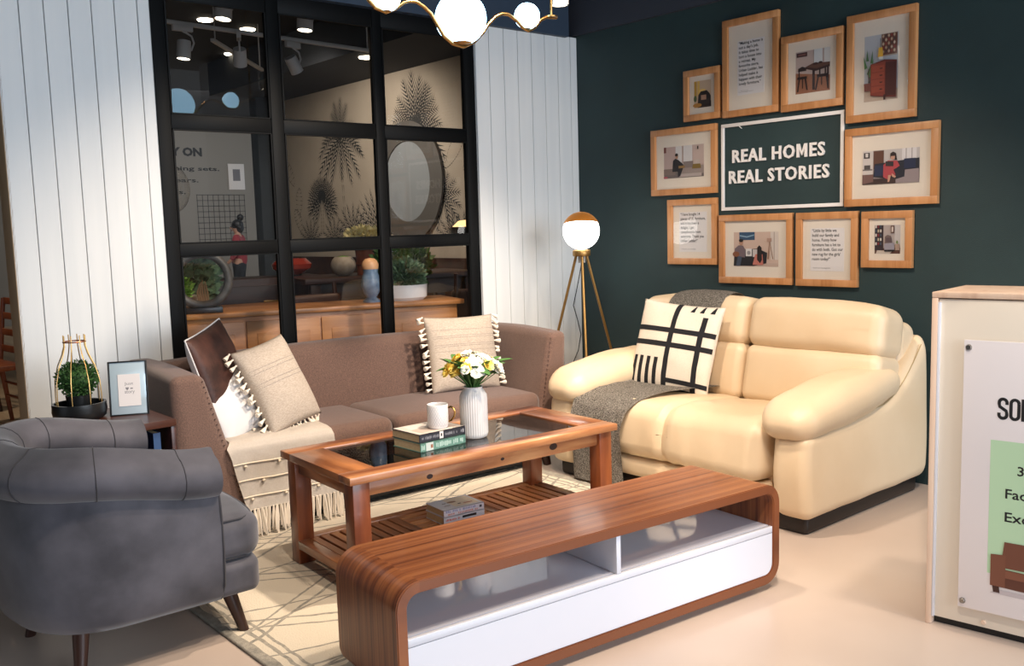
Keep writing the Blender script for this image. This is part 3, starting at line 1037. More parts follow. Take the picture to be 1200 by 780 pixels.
V2 = [(0, 0, .76), (0, 0, 1.05), (0, 0, 1.25), (0, 0, 1.33), (0, .17, 1.30), (-.02, .21, 1.06), (.09, .20, .91), (0, -.17, 1.30), (-.02, -.21, 1.06), (.09, -.20, .91)]
obj('blouse', skin_mesh(V2, [(0, 1), (1, 2), (2, 3), (2, 4), (4, 5), (5, 6), (2, 7), (7, 8), (8, 9)], [(.175, .155), (.145, .125), (.15, .12), .068, .072, .056, .046, .072, .056, .046]), M_redcloth, pn)
V3 = [(0, 0, .90), (0, 0, .84), (0, .09, .78), (.01, .10, .46), (-.02, .10, .09), (0, -.09, .78), (.03, -.10, .46), (.02, -.10, .09)]
obj('trousers', skin_mesh(V3, [(0, 1), (1, 2), (2, 3), (3, 4), (1, 5), (5, 6), (6, 7)], [(.145, .115), (.15, .12), .098, .072, .062, .098, .072, .062]), M_trouser, pn)

# ------------------------------------------------------------------ rug
rug = obj('area_rug', soft(new(), (0, 0, .006), (2.20, 1.55, .012), .006, 10), M_rug)
rug.location = (2.31, 3.22, 0)
tag(rug, 'cream wool rug with grey lozenge lines and grey border under coffee table', 'rug')
ZR = .012

# ------------------------------------------------------------------ brown sofa
SA = -.045
sofa = thing('three_seater_sofa', 'brown fabric three-seater sofa below the black gridded window', 'sofa', (2.555, 4.20, 0), SA)
SL, SD = 2.20, .70       # half: x -1.10..1.10 ; y -.35..+.35


def arm_warp(sgn):
    def f(v):
        # arms flare outwards with height and slope down slightly to the front
        z01 = (v.z + .335) / .67
        o01 = (v.x * sgn + .0625) / .125          # 0 at the inner face, 1 at the outer face
        x = v.x - sgn * (1 - z01) * ((.13 if sgn > 0 else .19) * (1 - o01) + .02 * o01) + (.018 * (1 - o01) if sgn < 0 else 0)
        z = v.z - (.012 * max(0, -v.y / .35)) * z01
        return (x, v.y, z)
    return f


obj('base', soft(new(), (0, .02, .16), (1.78, .67, .24), .015, 6), mat('base_shade_black', '#120f0f', rough=.9), sofa)  # base coloured black to stand in for the shade under the sofa
for sgn in (-1, 1):
    obj('armrest', soft(new(), (sgn * 1.045, 0, .435), (.125, .70, .67), .035, 6, (.004, 0, .008), arm_warp(sgn)), M_sofa, sofa)
    bm = new()
    for k in range(26):
        z = .74 - .62 * k / 25
        z01 = (z - .1) / .67
        box(bm, (sgn * (1.045 - .052) - sgn * (1 - z01) * (.12 if sgn > 0 else .175) + (.012 if sgn < 0 else 0), -.3475, z - .012 * z01), (.007, .004, .003))
    obj('stitching', bm, M_stitch, sofa)['kind'] = 'stuff'


def back_warp(v):
    z01 = (v.z + .26) / .52
    return (v.x, v.y + .07 * (z01 - .5), v.z + .012 * (1 - (v.x / 1.0) ** 2))


obj('backrest', soft(new(), (0, .255, .520), (2.02, .15, .46), .05, 8, (0, .02, .012), back_warp), M_sofa, sofa)
for i, (a, b) in enumerate(((-.955, -.318), (-.318, .318), (.318, .955))):
    pass
for a, b in ((-.915, -.03), (-.03, .915)):
    obj('seat_cushion', soft(new(), ((a + b) / 2, -.085, .355), (b - a - .008, .54, .16), .045, 8, (0, .008, .02), nz=.002), M_sofa, sofa)
for sx in (-1, 1):
    for sy in (-1, 1):
        obj('leg', tube(new(), [(sx * .97, sy * .27, .125), (sx * .99, sy * .29, ZR if (sx < 0 and sy < 0) else 0)], [.034, .022], 12), M_leg, sofa)

# ivory throw over the left seat
thr = thing('ivory_throw', 'ivory fringed throw draped over the left seat of brown sofa', 'throw', (2.555, 4.20, 0), SA)
prof = [(.10, .447), (0, .449), (-.12, .4505), (-.24, .449), (-.315, .444), (-.352, .432), (-.368, .41), (-.371, .37), (-.372, .30), (-.376, .24), (-.382, .18), (-.386, .135)]


def throw_grid():
    bm = new(); nx = 24; rows = []
    ln = len(prof)
    fine = []
    for (a, b) in zip(prof, prof[1:]):
        for k in range(3): fine.append((a[0] + (b[0] - a[0]) * k / 3, a[1] + (b[1] - a[1]) * k / 3))
    fine.append(prof[-1])
    for j, (y, z) in enumerate(fine):
        t_ = j / (len(fine) - 1)
        x0 = -.865 - .03 * max(0, min(1, (t_ - .40) * 8)) + .075 * max(0, t_ - .5) * 2
        x1 = -.395 + (.035 * t_)
        row = []
        for i in range(nx + 1):
            s_ = i / nx
            x = x0 + (x1 - x0) * s_
            wv = .004 * math.sin(s_ * 19) * max(0, t_ - .45) * 2 + .004 * noise.noise(Vector((x * 8, t_ * 6, 1)))
            wv = abs(wv)
            hang = t_ > .5
            sag = .10 * (1 - s_) ** 1.2 * max(0, (t_ - .5) * 2) * 0
            row.append(bm.verts.new((x, y - (wv if hang else 0), z + (0 if hang else wv * .6) - sag)))
        rows.append(row)
    for a, b in zip(rows, rows[1:]):
        for i in range(nx): bm.faces.new((a[i], a[i + 1], b[i + 1], b[i]))
    g = bmesh.ops.solidify(bm, geom=bm.faces[:], thickness=.004)
    return bm, fine


bm, fine = throw_grid()
obj('cloth', bm, M_throw, thr, 60)
rn = random.Random(5)
# tufted ridges and small tufts
for q_, (yy, zz) in enumerate(((-.3745, .345), (-.378, .27), (-.384, .195))):
    obj('tufted_ridge', tube(new(), [(-.872 + .018 * q_ + (.495 - .018 * q_) * i / 12, yy - .004, zz + .002 * math.sin(i)) for i in range(13)], .0035, 6), M_pom, thr)
t0 = ball(new(), (0, 0, 0), .008, 8, 6, (1, 1, .8), .3)
tuft0 = obj('tuft', t0, M_pom, thr)
tuft0.location = (-.80, -.20, .456)
spots_ = [(-.70, -.21, .456), (-.60, -.20, .456), (-.50, -.21, .455), (-.85, -.08, .457), (-.74, -.07, .457), (-.62, -.06, .457), (-.5, -.07, .457), (-.66, .03, .455),
          (-.82, -.385, .335), (-.66, -.385, .335), (-.50, -.385, .335), (-.74, -.388, .26), (-.58, -.388, .26), (-.8, -.393, .185), (-.64, -.393, .185), (-.48, -.393, .185)]
for p in spots_:
    c = tuft0.copy(); COL.objects.link(c); c.location = p
fr0 = None
for k in range(26):
    x = -.812 + .447 * k / 25
    if fr0 is None:
        bm = new()
        for q in range(3):
            tube(bm, [((q - 1) * .003, 0, 0), ((q - 1) * .006, -.003 * (q - 1), -.05), ((q - 1) * .007 + .002, 0, -.105 - .01 * q)], [.0035, .005, .004], 5)
        c = fr0 = obj('fringe_strand', bm, M_tassel, thr)
    else:
        c = fr0.copy(); COL.objects.link(c)
    c.location = (x, -.388 - rn.uniform(0, .006), .138)
    c.rotation_euler = (rn.uniform(-.1, .1), rn.uniform(-.15, .15), rn.uniform(-1, 1))
    c.scale = (1, 1, rn.uniform(.9, 1.05))


# ------------------------------------------------------------------ pillows on the sofa
def tassel_mesh():
    bm = new()
    lathe(bm, [(0, .0), (.004, -.001), (.005, -.006), (.0035, -.010), (.008, -.022), (.0125, -.040), (.0, -.043)], 9)
    return bm


TASSEL = None


def tasselled(label, loc, rot, wd, ht, seed, stripes, sides=(-1, 1)):
    global TASSEL
    t_ = thing('tasselled_pillow', label, 'pillow', loc, rot, 'tasselled pillows')
    bm, P = pillow_bm(wd, ht, .15, seed=seed, pinch=.05)
    obj('cover', bm, M_linen, t_, 180)
    bm = new()
    for v in stripes:
        for k in range(46):
            u = -.9 + 1.8 * k / 45
            a = Vector(P(u, v + .012 * noise.noise(Vector((u * 3, v * 9, seed))), -1)); b = Vector(P(u + .022, v, -1))
            d = (b - a).normalized(); n_ = Vector((0, -1, 0)); s_ = d.cross(n_) * .0011
            off = n_ * .0013
            bm.faces.new([bm.verts.new(q + off) for q in (a - s_, b - s_, b + s_, a + s_)])
    o = obj('running_stitch', bm, M_dash, t_, keep=True); o['kind'] = 'stuff'
    rn_ = random.Random(seed)
    for sx in sides:
        for k in range(15):
            v = -1 + 2 * k / 14
            p = P(sx, v, -1)
            if TASSEL is None:
                c = obj('tassel', tassel_mesh(), M_tassel, t_); TASSEL = c
            else:
                c = TASSEL.copy(); COL.objects.link(c); c.parent = t_
            c.location = p
            c.rotation_euler = (rn_.uniform(-.3, .3), -sx * (1.25 + rn_.uniform(-.35, .35)), 0)
            c.scale = [rn_.uniform(.9, 1.15)] * 3
    for k in range(13):
        u = -.9 + 1.8 * k / 12
        c = TASSEL.copy(); COL.objects.link(c); c.parent = t_
        c.location = P(u, -1, -1); c.rotation_euler = (.5 + rn_.uniform(-.2, .2), rn_.uniform(-.7, .7), 0); c.scale = [.9] * 3
    return t_


tasselled('oatmeal pillow with cream tassels standing upright at sofa right end, behind flowers', (3.19, 4.18, .650), (R(-13), R(2), SA - .03), .46, .43, 3, (.62, .45, .40, .22, .17, .05))
tasselled('oatmeal pillow with cream tassels slumped on ivory throw at sofa left', (1.99, 4.055, .645), (R(-24), R(-11), R(14)), .31, .43, 8, (.45, .36, .12, .03), (-1,))

hp = thing('cowhide_pillow', 'dark brown cowhide pillow with white back against sofa left corner', 'pillow', (1.765, 4.19, .720), (R(-14), R(-8), R(46)))
bm, P = pillow_bm(.42, .42, .14, seed=4, pinch=.03)
for f in bm.faces:
    if f.calc_center_median().y > .004: f.material_index = 1
obj('cover', bm, [M_hide, M_satin], hp, 180)
pts = []
for i in range(20): pts.append(P(-1, -1 + i / 10, -1))
for i in range(20): pts.append(P(-1 + i / 10, 1, -1))
for i in range(20): pts.append(P(1, 1 - i / 10, -1))
for i in range(20): pts.append(P(1 - i / 10, -1, -1))
obj('piping', tube(new(), pts, .004, 6, closed=True), M_satin, hp)

wp = thing('satin_pillow', 'white satin pillow leaning low in front of the cowhide pillow', 'pillow', (1.80, 4.10, .575), (R(-28), R(-14), R(24)))
bm, P = pillow_bm(.36, .30, .12, seed=11, pinch=.03, wrinkle=.010)
obj('cover', bm, M_satin, wp, 180)
pts = []
for i in range(20): pts.append(P(-1, -1 + i / 10, -1))
for i in range(20): pts.append(P(-1 + i / 10, 1, -1))
for i in range(20): pts.append(P(1, 1 - i / 10, -1))
for i in range(20): pts.append(P(1 - i / 10, -1, -1))
obj('piping', tube(new(), pts, .003, 6, closed=True), M_satin, wp)

# ------------------------------------------------------------------ cream recliner
rec = thing('recliner_loveseat', 'cream leather two-seat recliner against the dark green wall', 'sofa', (3.95, 2.92, 0), 0)
# local: x -0.53 (front) .. +.56 (back), y -.80 .. +.80


def panel_warp(sgn):
    def f(v):
        x01 = min(1, max(0, (v.x + .53) / 1.06))
        z01 = max(0, (v.z + .20) / .40)
        t_ = max(0, (x01 - .60) / .40)
        top = -.025 * (1 - x01) ** 2 + .05 * x01 + .29 * t_ ** 1.8
        z = v.z + top * z01 ** 1.3
        y = v.y - sgn * .02 * z01 * x01
        x = v.x + .018 * math.sin(min(1, z01) * PI) * (-1 if x01 < .3 else (1 if x01 > .8 else 0)) + .02 * z01 * (x01 > .9)
        return (x, y, z)
    return f


obj('plinth', box(new(), (.0, 0, .045), (.98, 1.52, .09), .02, 3), M_plinth, rec)
for sx in (-.38, .44):
    for sy in (-1, 1): obj('foot', box(new(), (sx, sy * .66, .02), (.10, .10, .04), .008), M_plinth, rec)
obj('seat_body', box(new(), (.05, 0, .22), (.92, 1.22, .26), .03), M_leather, rec)
for sgn in (-1, 1):
    obj('side_panel', soft(new(), (0, sgn * .705, .27), (1.06, .185, .40), .05, 12, (.010, .012, 0), panel_warp(sgn), nz=.004, nsc=6), M_leather, rec)

    def pad_warp(v, sgn=sgn):
        x01 = min(1, max(0, (v.x + .43) / .86))
        drop = -.050 * (1 - x01) ** 2.2 + .035 * x01 ** 1.5
        fat = 1 + .10 * math.sin(PI * min(1, x01 * 1.15)) - .22 * max(0, x01 - .6) / .4
        pl = .007 * noise.noise(Vector((v.x * 9, v.y * 9, v.z * 6)))
        return (v.x, v.y * fat, v.z * fat + drop + pl)
    obj('arm_pad', soft(new(), (-.125, sgn * .680, .535), (.86, .265, .170), .082, 10, (.03, .0, .012), pad_warp), M_leather, rec)
    pts = []
    for i in range(25):
        a = -.15 + i / 24 * (PI + .3)
        pts.append((-.475, sgn * .680 + .128 * math.cos(a), .50 + .082 * math.sin(a)))
    obj('pad_seam', tube(new(), pts, .0022, 5), M_seam, rec)
    # top seam of the side panel
    pts = []
    for i in range(25):
        x01 = .04 + .92 * i / 24
        t_ = max(0, (x01 - .60) / .40)
        pts.append((-.53 + 1.06 * x01, sgn * (.7975 - .011 - .018 * x01), .4595 + (-.025 * (1 - x01) ** 2 + .05 * x01 + .29 * t_ ** 1.8) * .93))
    obj('panel_seam', tube(new(), pts, .0026, 5), M_seam, rec)


def seat_warp(v):
    x01 = min(1, max(0, (v.x + .35) / .70))
    pl = .005 * noise.noise(Vector((v.x * 5, v.y * 12, v.z * 4)))
    pl += .0035 * noise.noise(Vector((v.x * 3, v.y * 26, v.z * 3))) * (x01 < .35)
    g = math.exp(-((v.y + .01) / .016) ** 2) * .026
    side = math.exp(-((abs(v.y) - .54) / .03) ** 2) * .0
    zt = 1 if v.z > 0 else 0
    return (v.x + .02 * (v.z / .15) * (x01 < .3) + pl + g * (x01 < .3), v.y, v.z + .02 * (1 - abs(x01 - .25)) - .035 * x01 + pl - g * zt)


def foot_warp(v):
    g = math.exp(-((v.y + .01) / .012) ** 2) * .012
    pl = .004 * noise.noise(Vector((v.x * 5, v.y * 14, v.z * 4)))
    return (v.x + g + pl, v.y, v.z)


obj('seat_cushion', soft(new(), (-.185, 0, .315), (.70, 1.12, .27), .070, 40, (.018, 0, .018), seat_warp), M_leather, rec)
obj('footrest_panel', soft(new(), (-.455, 0, .137), (.12, 1.10, .105), .035, 30, (.015, 0, 0), foot_warp), M_leather, rec)


def tilt(x0, z0, ang):
    return Matrix.Translation((x0, 0, z0)) @ Matrix.Rotation(ang, 4, 'Y') @ Matrix.Translation((-x0, 0, -z0))


TB = tilt(.2, .4, R(11))
for a, b in ((-.745, .01), (.01, .745)):
    def bwarp(v):
        pl = .006 * noise.noise(Vector((v.x * 5, v.y * 9, v.z * 7 + a)))
        return (v.x + pl, v.y, v.z + pl)
    obj('lumbar_cushion', soft(new(), (.20, (a + b) / 2, .545), (.24, (b - a) - .004, .30), .050, 9, (.022, 0, .006), bwarp, TB, .003), M_leather, rec)
    cs = 1 if a >= 0 else -1

    def hwarp(v, cs=cs):
        # the top edge falls away towards the outer end
        o_ = max(0, -cs * 0 + (v.y * cs) / .37)
        z = v.z - .025 * max(0, o_) ** 2 * (v.z > 0)
        pl = .006 * noise.noise(Vector((v.x * 5, v.y * 8, v.z * 7 + cs)))
        return (v.x + pl, v.y, z + pl)
    obj('head_cushion', soft(new(), (.20, (a + b) / 2, .81), (.25, (b - a) - .004, .265), .066, 9, (.025, 0, .008), hwarp, TB, .003), M_leather, rec)
    pts = []
    for i in range(13):
        an = PI * (.55 + .95 * i / 12)
        pts.append(TB @ Vector((.20 + .121 * math.cos(an) - .006, (a + .10) if cs < 0 else (b - .10), .81 + .126 * math.sin(an))))
    obj('cushion_seam', tube(new(), pts, .0022, 5), M_seam, rec)
obj('back_shell', soft(new(), (.455, 0, .45), (.19, 1.44, .76), .06, 6, M=None), M_leather, rec)

# geometric cushion
gc = thing('geometric_pillow', 'cream pillow with black grid lines on recliner left seat', 'pillow', (3.925, 3.255, .675), (R(-17), R(4), R(-82)))
bm, P = pillow_bm(.50, .50, .15, seed=2, pinch=.05, n=26, wrinkle=.004)
obj('cover', bm, M_canvas, gc, 180)


def band(bm, u0, v0, u1, v1):
    nu = max(2, int(abs(u1 - u0) * 22)); nv = max(2, int(abs(v1 - v0) * 22))
    g = [[None] * (nv + 1) for _ in range(nu + 1)]
    for i in range(nu + 1):
        for j in range(nv + 1):
            u = u0 + (u1 - u0) * i / nu; v = v0 + (v1 - v0) * j / nv
            p = Vector(P(max(-1, min(1, u)), max(-1, min(1, v)), -1)) + Vector((0, -.0016, 0))
            g[i][j] = bm.verts.new(p)
    for i in range(nu):
        for j in range(nv): bm.faces.new((g[i][j], g[i + 1][j], g[i + 1][j + 1], g[i][j + 1]))


bm = new()
for r_ in ((-.99, .29, .99, .40), (-.99, -.03, .99, .08), (-.06, -.99, .06, .99), (.64, -.92, .76, .72), (0, -.80, .99, -.70), (.1, -.97, .99, -.91),
           (-.88, -.98, -.78, -.28), (-.70, -.97, -.60, -.28), (-.50, -.97, -.40, -.28), (-.30, -.97, -.20, -.28)):
    band(bm, *r_)
for u0 in (.30, .52, .76):
    for k in range(6):
        band(bm, u0 + .012 * k, .82 + .025 * k, u0 + .10, .845 + .025 * k)
obj('black_bands', bm, M_blackcloth, gc, 180, keep=True)

# grey knitted throw on the seat, and one on the back
gt = thing('grey_throw', 'heather grey knitted throw hanging over recliner seat front at left', 'throw', (3.95, 2.92, 0), 0)
bm = new()
prof2 = [(.10, .475), (-.02, .480), (-.15, .488), (-.28, .490), (-.40, .484), (-.49, .462), (-.550, .42), (-.576, .36), (-.580, .29), (-.572, .22), (-.564, .14), (-.562, .05), (-.564, .022)]
rows = []
for j in range((len(prof2) - 1) * 4 + 1):
    k = min(j // 4, len(prof2) - 2); f_ = j / 4 - k
    x = prof2[k][0] + (prof2[k + 1][0] - prof2[k][0]) * f_; z = prof2[k][1] + (prof2[k + 1][1] - prof2[k][1]) * f_
    t_ = j / ((len(prof2) - 1) * 4)
    row = []
    y1 = .60 - .02 * t_; y0 = .12 + .11 * min(1, t_ * 1.6)
    for i in range(29):
        s_ = i / 28
        y = y0 + (y1 - y0) * s_
        lift = .025 * max(0, s_ - .82) / .18 * (t_ < .5)
        wv = .012 * math.sin(s_ * 13 + t_ * 3) * max(0, t_ - .4) + .008 * noise.noise(Vector((x * 7, y * 7, z * 7)))
        row.append(bm.verts.new((x - abs(wv), y, z + abs(wv) * .7 + lift)))
    rows.append(row)
for a, b in zip(rows, rows[1:]):
    for i in range(28): bm.faces.new((a[i], a[i + 1], b[i + 1], b[i]))
bmesh.ops.solidify(bm, geom=bm.faces[:], thickness=.012)
obj('cloth', bm, M_grey_throw, gt, 70)
gt2 = thing('grey_throw', 'heather grey knitted throw folded over the top of recliner back', 'throw', (3.95, 2.92, 0), 0)
bm = new(); rows = []
for j in range(22):
    t_ = j / 21
    a = PI * (1.08 - 1.25 * t_)
    row = []
    for i in range(17):
        y = .16 + .36 * i / 16
        x = .275 + .150 * math.cos(a); z = .845 + .126 * math.sin(a) + .004 * noise.noise(Vector((t_ * 8, y * 12, 0))) - .012 * abs(i / 8 - 1) ** 3
        row.append(bm.verts.new((x, y, z)))
    rows.append(row)
for a, b in zip(rows, rows[1:]):
    for i in range(16): bm.faces.new((a[i], a[i + 1], b[i + 1], b[i]))
bmesh.ops.solidify(bm, geom=bm.faces[:], thickness=.010)
obj('cloth', bm, M_grey_throw, gt2, 70)

# ------------------------------------------------------------------ coffee table
CT = thing('coffee_table', 'acacia wood coffee table with smoked glass top and slatted shelf', 'table', (2.343, 3.139, ZR), -.052)
TL, TD, TH = 1.32, .60, .463
x_, y_ = TL / 2, TD / 2
obj('top_rail', box(new(), (0, -y_ + .045, TH - .015), (TL, .09, .03), .004), M_table, CT)
obj('top_rail', box(new(), (0, y_ - .045, TH - .015), (TL, .09, .03), .004), M_table, CT)
for s_ in (-1, 1):
    obj('top_rail', box(new(), (s_ * (x_ - .075), 0, TH - .015), (.15, TD - .18, .0298), .002), M_tabley, CT)
obj('glass_top', box(new(), (0, 0, TH - .009), (TL - .30 + .01, TD - .18 + .01, .006)), M_tglass, CT)
for s_ in (-1, 1):
    obj('apron', box(new(), (0, s_ * (y_ - .05), TH - .060), (TL - .16, .022, .060), .003), M_table, CT)
    obj('apron', box(new(), (s_ * (x_ - .05), 0, TH - .060), (.022, TD - .16, .060), .003), M_tabley, CT)
    for t_ in (-1, 1):
        obj('leg', box(new(), (s_ * (x_ - .055), t_ * (y_ - .055), (TH - .03) / 2), (.07, .07, TH - .03), .004), M_tablez, CT)
for kx, kz, kr in ((-.30, TH - .067, .012), (.05, TH - .060, .008), (.32, TH - .054, .018)):
    bm = new()
    bm.faces.new([bm.verts.new((kx + kr * math.cos(2 * PI * i / 16) * 1.2, -y_ + .0385, kz + kr * .8 * math.sin(2 * PI * i / 16))) for i in range(16)])
    obj('knot', bm, M_knot, CT)
# slatted shelf
ZS = .082
for s_ in (-1, 1):
    obj('shelf_rail', box(new(), (0, s_ * (y_ - .045), ZS), (TL - .18, .05, .035), .003), M_table, CT)
    obj('shelf_rail', box(new(), (s_ * (x_ - .045), 0, ZS), (.05, TD - .17, .035), .003), M_tabley, CT)
iw = TD - .14          # inner width in y
ix0 = -x_ + .07; ix1 = x_ - .07
sec = (ix1 - ix0) / 3
for k in (1, 2):
    obj('shelf_divider', box(new(), (ix0 + sec * k, 0, ZS), (.045, iw, .03), .003), M_tabley, CT)
for a in (ix0, ix0 + 2 * sec + .0225):
    n = 8; wS = (sec - .0225) / n
    for i in range(n):
        obj('slat', box(new(), (a + wS * (i + .5), 0, ZS + .004), (wS - .012, iw, .018), .002, 1), M_slat, CT)
n = 9; wS = iw / n
for i in range(n):
    obj('slat', box(new(), (ix0 + sec * 1.5, -iw / 2 + wS * (i + .5), ZS + .004), (sec - .045, wS - .012, .018), .002, 1), M_slatx, CT)

# ------------------------------------------------------------------ TV bench
TV = thing('tv_bench', 'walnut wrapped low TV bench with white drawer front and open shelf', 'tv bench', (2.128, 2.185, 0), -.092)
BL, BD, B0, B1 = 1.585, .385, .025, .397
ro, th = .075, .034


def rrect(x0, x1, z0, z1, r, n=8):
    P = []
    for cx, cz, a0 in ((x1 - r, z1 - r, 0), (x0 + r, z1 - r, 90), (x0 + r, z0 + r, 180), (x1 - r, z0 + r, 270)):
        for i in range(n + 1):
            a = R(a0 + 90 * i / n)
            P.append((cx + r * math.cos(a), cz + r * math.sin(a)))
    return P


PO = rrect(-BL / 2, BL / 2, B0, B1, ro); PI_ = rrect(-BL / 2 + th, BL / 2 - th, B0 + th, B1 - th, ro - th)
bm = new()
rings = []
for P_, y in ((PO, -BD / 2), (PO, BD / 2), (PI_, BD / 2), (PI_, -BD / 2)):
    rings.append([bm.verts.new((a, y, b)) for a, b in P_])
n = len(PO)
for i in range(4):
    A, B = rings[i], rings[(i + 1) % 4]
    for k in range(n): bm.faces.new((A[k], A[(k + 1) % n], B[(k + 1) % n], B[k]))
bmesh.ops.recalc_face_normals(bm, faces=bm.faces[:])
es = [e for e in bm.edges if len(e.link_faces) == 2 and e.calc_face_angle(0) > 1.2]
bmesh.ops.bevel(bm, geom=es, offset=.003, segments=2, affect='EDGES')
uvl = bm.loops.layers.uv.new('unrolled')
xs_, zs_ = BL / 2 - ro, (B1 + B0) / 2
def arc(p):
    # distance along the loop measured on the rounded outline
    x, z = p.x, p.z
    sgn_ = 1 if x >= 0 else -1
    ax_ = abs(x)
    zc_ = z - zs_
    hz = (B1 - B0) / 2 - ro
    if ax_ <= xs_ : return sgn_ * ax_ if zc_ > 0 else sgn_ * (2 * xs_ + ro * PI + 2 * hz - ax_)
    if abs(zc_) > hz:
        an = math.atan2(ax_ - xs_, abs(zc_) - hz)
        l_ = xs_ + ro * an
        return sgn_ * l_ if zc_ > 0 else sgn_ * (2 * xs_ + ro * PI + 2 * hz - l_)
    return sgn_ * (xs_ + ro * PI / 2 + hz - zc_)
for f in bm.faces:
    c_ = f.calc_center_median()
    vals = [arc(l.vert.co) for l in f.loops]
    if max(vals) - min(vals) > 1.0: vals = [abs(v_) for v_ in vals]
    for l, v_ in zip(f.loops, vals): l[uvl].uv = (v_, l.vert.co.y)
obj('walnut_shell', bm, wrapgrain('walnut_veneer', 'walnut_veneer_wrapped'), TV, 35)
ZSH = .238
ins = .0015
xi = BL / 2 - th - ins
ri = ro - th - ins
Pd = [(xi, ZSH - .026)] + [(-xi, ZSH - .026)]
zl = B0 + th + ins
for cx, a0 in ((-xi + ri, 180), (xi - ri, 270)):
    for i in range(9):
        a = R(a0 + 90 * i / 8)
        Pd.append((cx + ri * math.cos(a), zl + ri + ri * math.sin(a)))
bm = prism(new(), Pd, -BD / 2 + .006, -BD / 2 + .024, lambda a, b, d: (a, d, b))
obj('drawer_front', bm, M_white, TV)
bm = prism(new(), Pd, -BD / 2 + .026, BD / 2 - .004, lambda a, b, d: (a, d, b))
obj('drawer_box', bm, M_white, TV)
obj('shelf_edge', box(new(), (0, -BD / 2 + .012, ZSH - .0125), (2 * xi, .014, .023), .001), M_white, TV)
obj('shelf_edge', box(new(), (0, BD / 2 - .010, ZSH - .0085), (2 * xi, .014, .031), .001), M_white, TV)
obj('gloss_shelf', box(new(), (0, 0, ZSH - .0125), (2 * xi, BD - .048, .023)), M_shelfgloss, TV)
obj('divider', box(new(), (.012, 0, (ZSH + B1 - th) / 2), (.018, BD - .012, B1 - th - ZSH - .001), .001), M_white, TV)
obj('bench_plinth', box(new(), (0, 0, .0135), (BL - .22, BD - .09, .025)), M_walnut, TV)
bm = lathe(new(), [(0, .004), (.006, .004), (.007, 0), (0, 0)], 12)
for v in bm.verts: v.co = Vector((BL / 2 - th - v.co.z, -.09 + v.co.x, .325 + v.co.y))
obj('shell_screw', bm, M_steel, TV)

# ------------------------------------------------------------------ grey armchair
AC = thing('tub_armchair', 'grey velvet tub armchair with rolled arms at the left front', 'armchair', (.922, 3.245, 0), -.01)


def upath():
    P = []
    ry, bx = .32, .0
    for i in range(9): P.append((.262 - (.262 - bx) * i / 9, -ry))
    for i in range(25):
        a = -PI / 2 - PI * i / 24
        c, s_ = math.cos(a), math.sin(a)
        e = .82
        P.append((bx + .27 * math.copysign(abs(c) ** e, c), ry * math.copysign(abs(s_) ** e, s_)))
    for i in range(1, 10): P.append((bx + (.262 - bx) * i / 9, ry))
    return P


UP = upath()
# travel goes +x -> -x on the near side (-y): outward there is -y
def outward(i):
    a = UP[max(i - 1, 0)]; b = UP[min(i + 1, len(UP) - 1)]
    dx, dy = b[0] - a[0], b[1] - a[1]
    l = math.hypot(dx, dy)
    return Vector((-dy / l, dx / l, 0)) * 1.0


def rise(x):
    t_ = max(0, min(1, (.26 - x) / .42))
    return .062 * t_ * t_ * (3 - 2 * t_)


def sweep_u(prof, P=UP, taper=None):
    bm = new(); rings = []
    for i, p in enumerate(P):
        o_ = outward(i)
        if o_.dot(Vector((p[0] + .05, p[1], 0))) < 0: o_ = -o_
        k = taper(i) if taper else 1
        rings.append([bm.verts.new(Vector((p[0], p[1], 0)) + o_ * (q[0] * k) + Vector((0, 0, q[1] + rise(p[0]) * max(0, min(1, (q[1] - .17) / .33))))) for q in prof])
    m = len(prof)
    for a, b in zip(rings, rings[1:]):
        for k in range(m): bm.faces.new((a[k], a[(k + 1) % m], b[(k + 1) % m], b[k]))
    bm.faces.new(rings[0]); bm.faces.new(list(reversed(rings[-1])))
    return bm


body = [(-.05, .20), (-.02, .165), (.02, .16), (.045, .185), (.058, .24), (.066, .33), (.066, .42), (.058, .50), (.05, .555), (-.05, .555), (-.055, .40)]
bm = sweep_u(body)
obj('tub_shell', bm, M_velvet, AC, 55)
rollp = [(.022 + .084 * math.cos(2 * PI * k / 20), .600 + .072 * math.sin(2 * PI * k / 20) - .018 * (math.cos(2 * PI * k / 20) > .3)) for k in range(20)]
bm = sweep_u(rollp)
es = [e for e in bm.edges if len(e.link_faces) == 2 and e.calc_face_angle(0) > 1.2]
bmesh.ops.bevel(bm, geom=es, offset=.018, segments=3, affect='EDGES')
obj('arm_roll', bm, M_velvet, AC, 55)
for i in (4, 11, 16, 21, 26, 31, 38):
    p = UP[i]; o_ = outward(i)
    if o_.dot(Vector((p[0] + .05, p[1], 0))) < 0: o_ = -o_
    pts = [Vector((p[0], p[1], 0)) + o_ * ((q[0] - .018) * 1.012 + .018) + Vector((0, 0, (q[1] - .60) * 1.012 + .60 + rise(p[0]))) for q in rollp]
    obj('roll_seam', tube(new(), pts, .0016, 5, closed=True), M_vseam, AC)
for s_, i in ((-1, 0), (1, len(UP) - 1)):
    p = UP[i]
    q = [(-.05, .20), (-.05, .53), (.052, .53), (.062, .46), (.066, .33), (.056, .22), (.02, .165)]
    pts = [(p[0] + .003, p[1] + s_ * a, b) for a, b in q]
    obj('arm_piping', tube(new(), pts, .0045, 6, closed=True), M_vseam, AC)
obj('underline_piping', tube(new(), [Vector((p[0], p[1], .528 + rise(p[0]))) + (lambda o__: (o__ if o__.dot(Vector((p[0] + .05, p[1], 0))) > 0 else -o__))(outward(i)) * .060 for i, p in enumerate(UP)], .003, 5), M_vseam, AC)


def seat_w(v):
    k = max(0, min(1, (v.x - .04) / .10))
    k = k * k * (3 - 2 * k)
    y = v.y * (1 + .34 * k)
    x = v.x + .055 * (1 - (y / .36) ** 2) * max(0, v.x) / .35
    return (x, y, v.z)


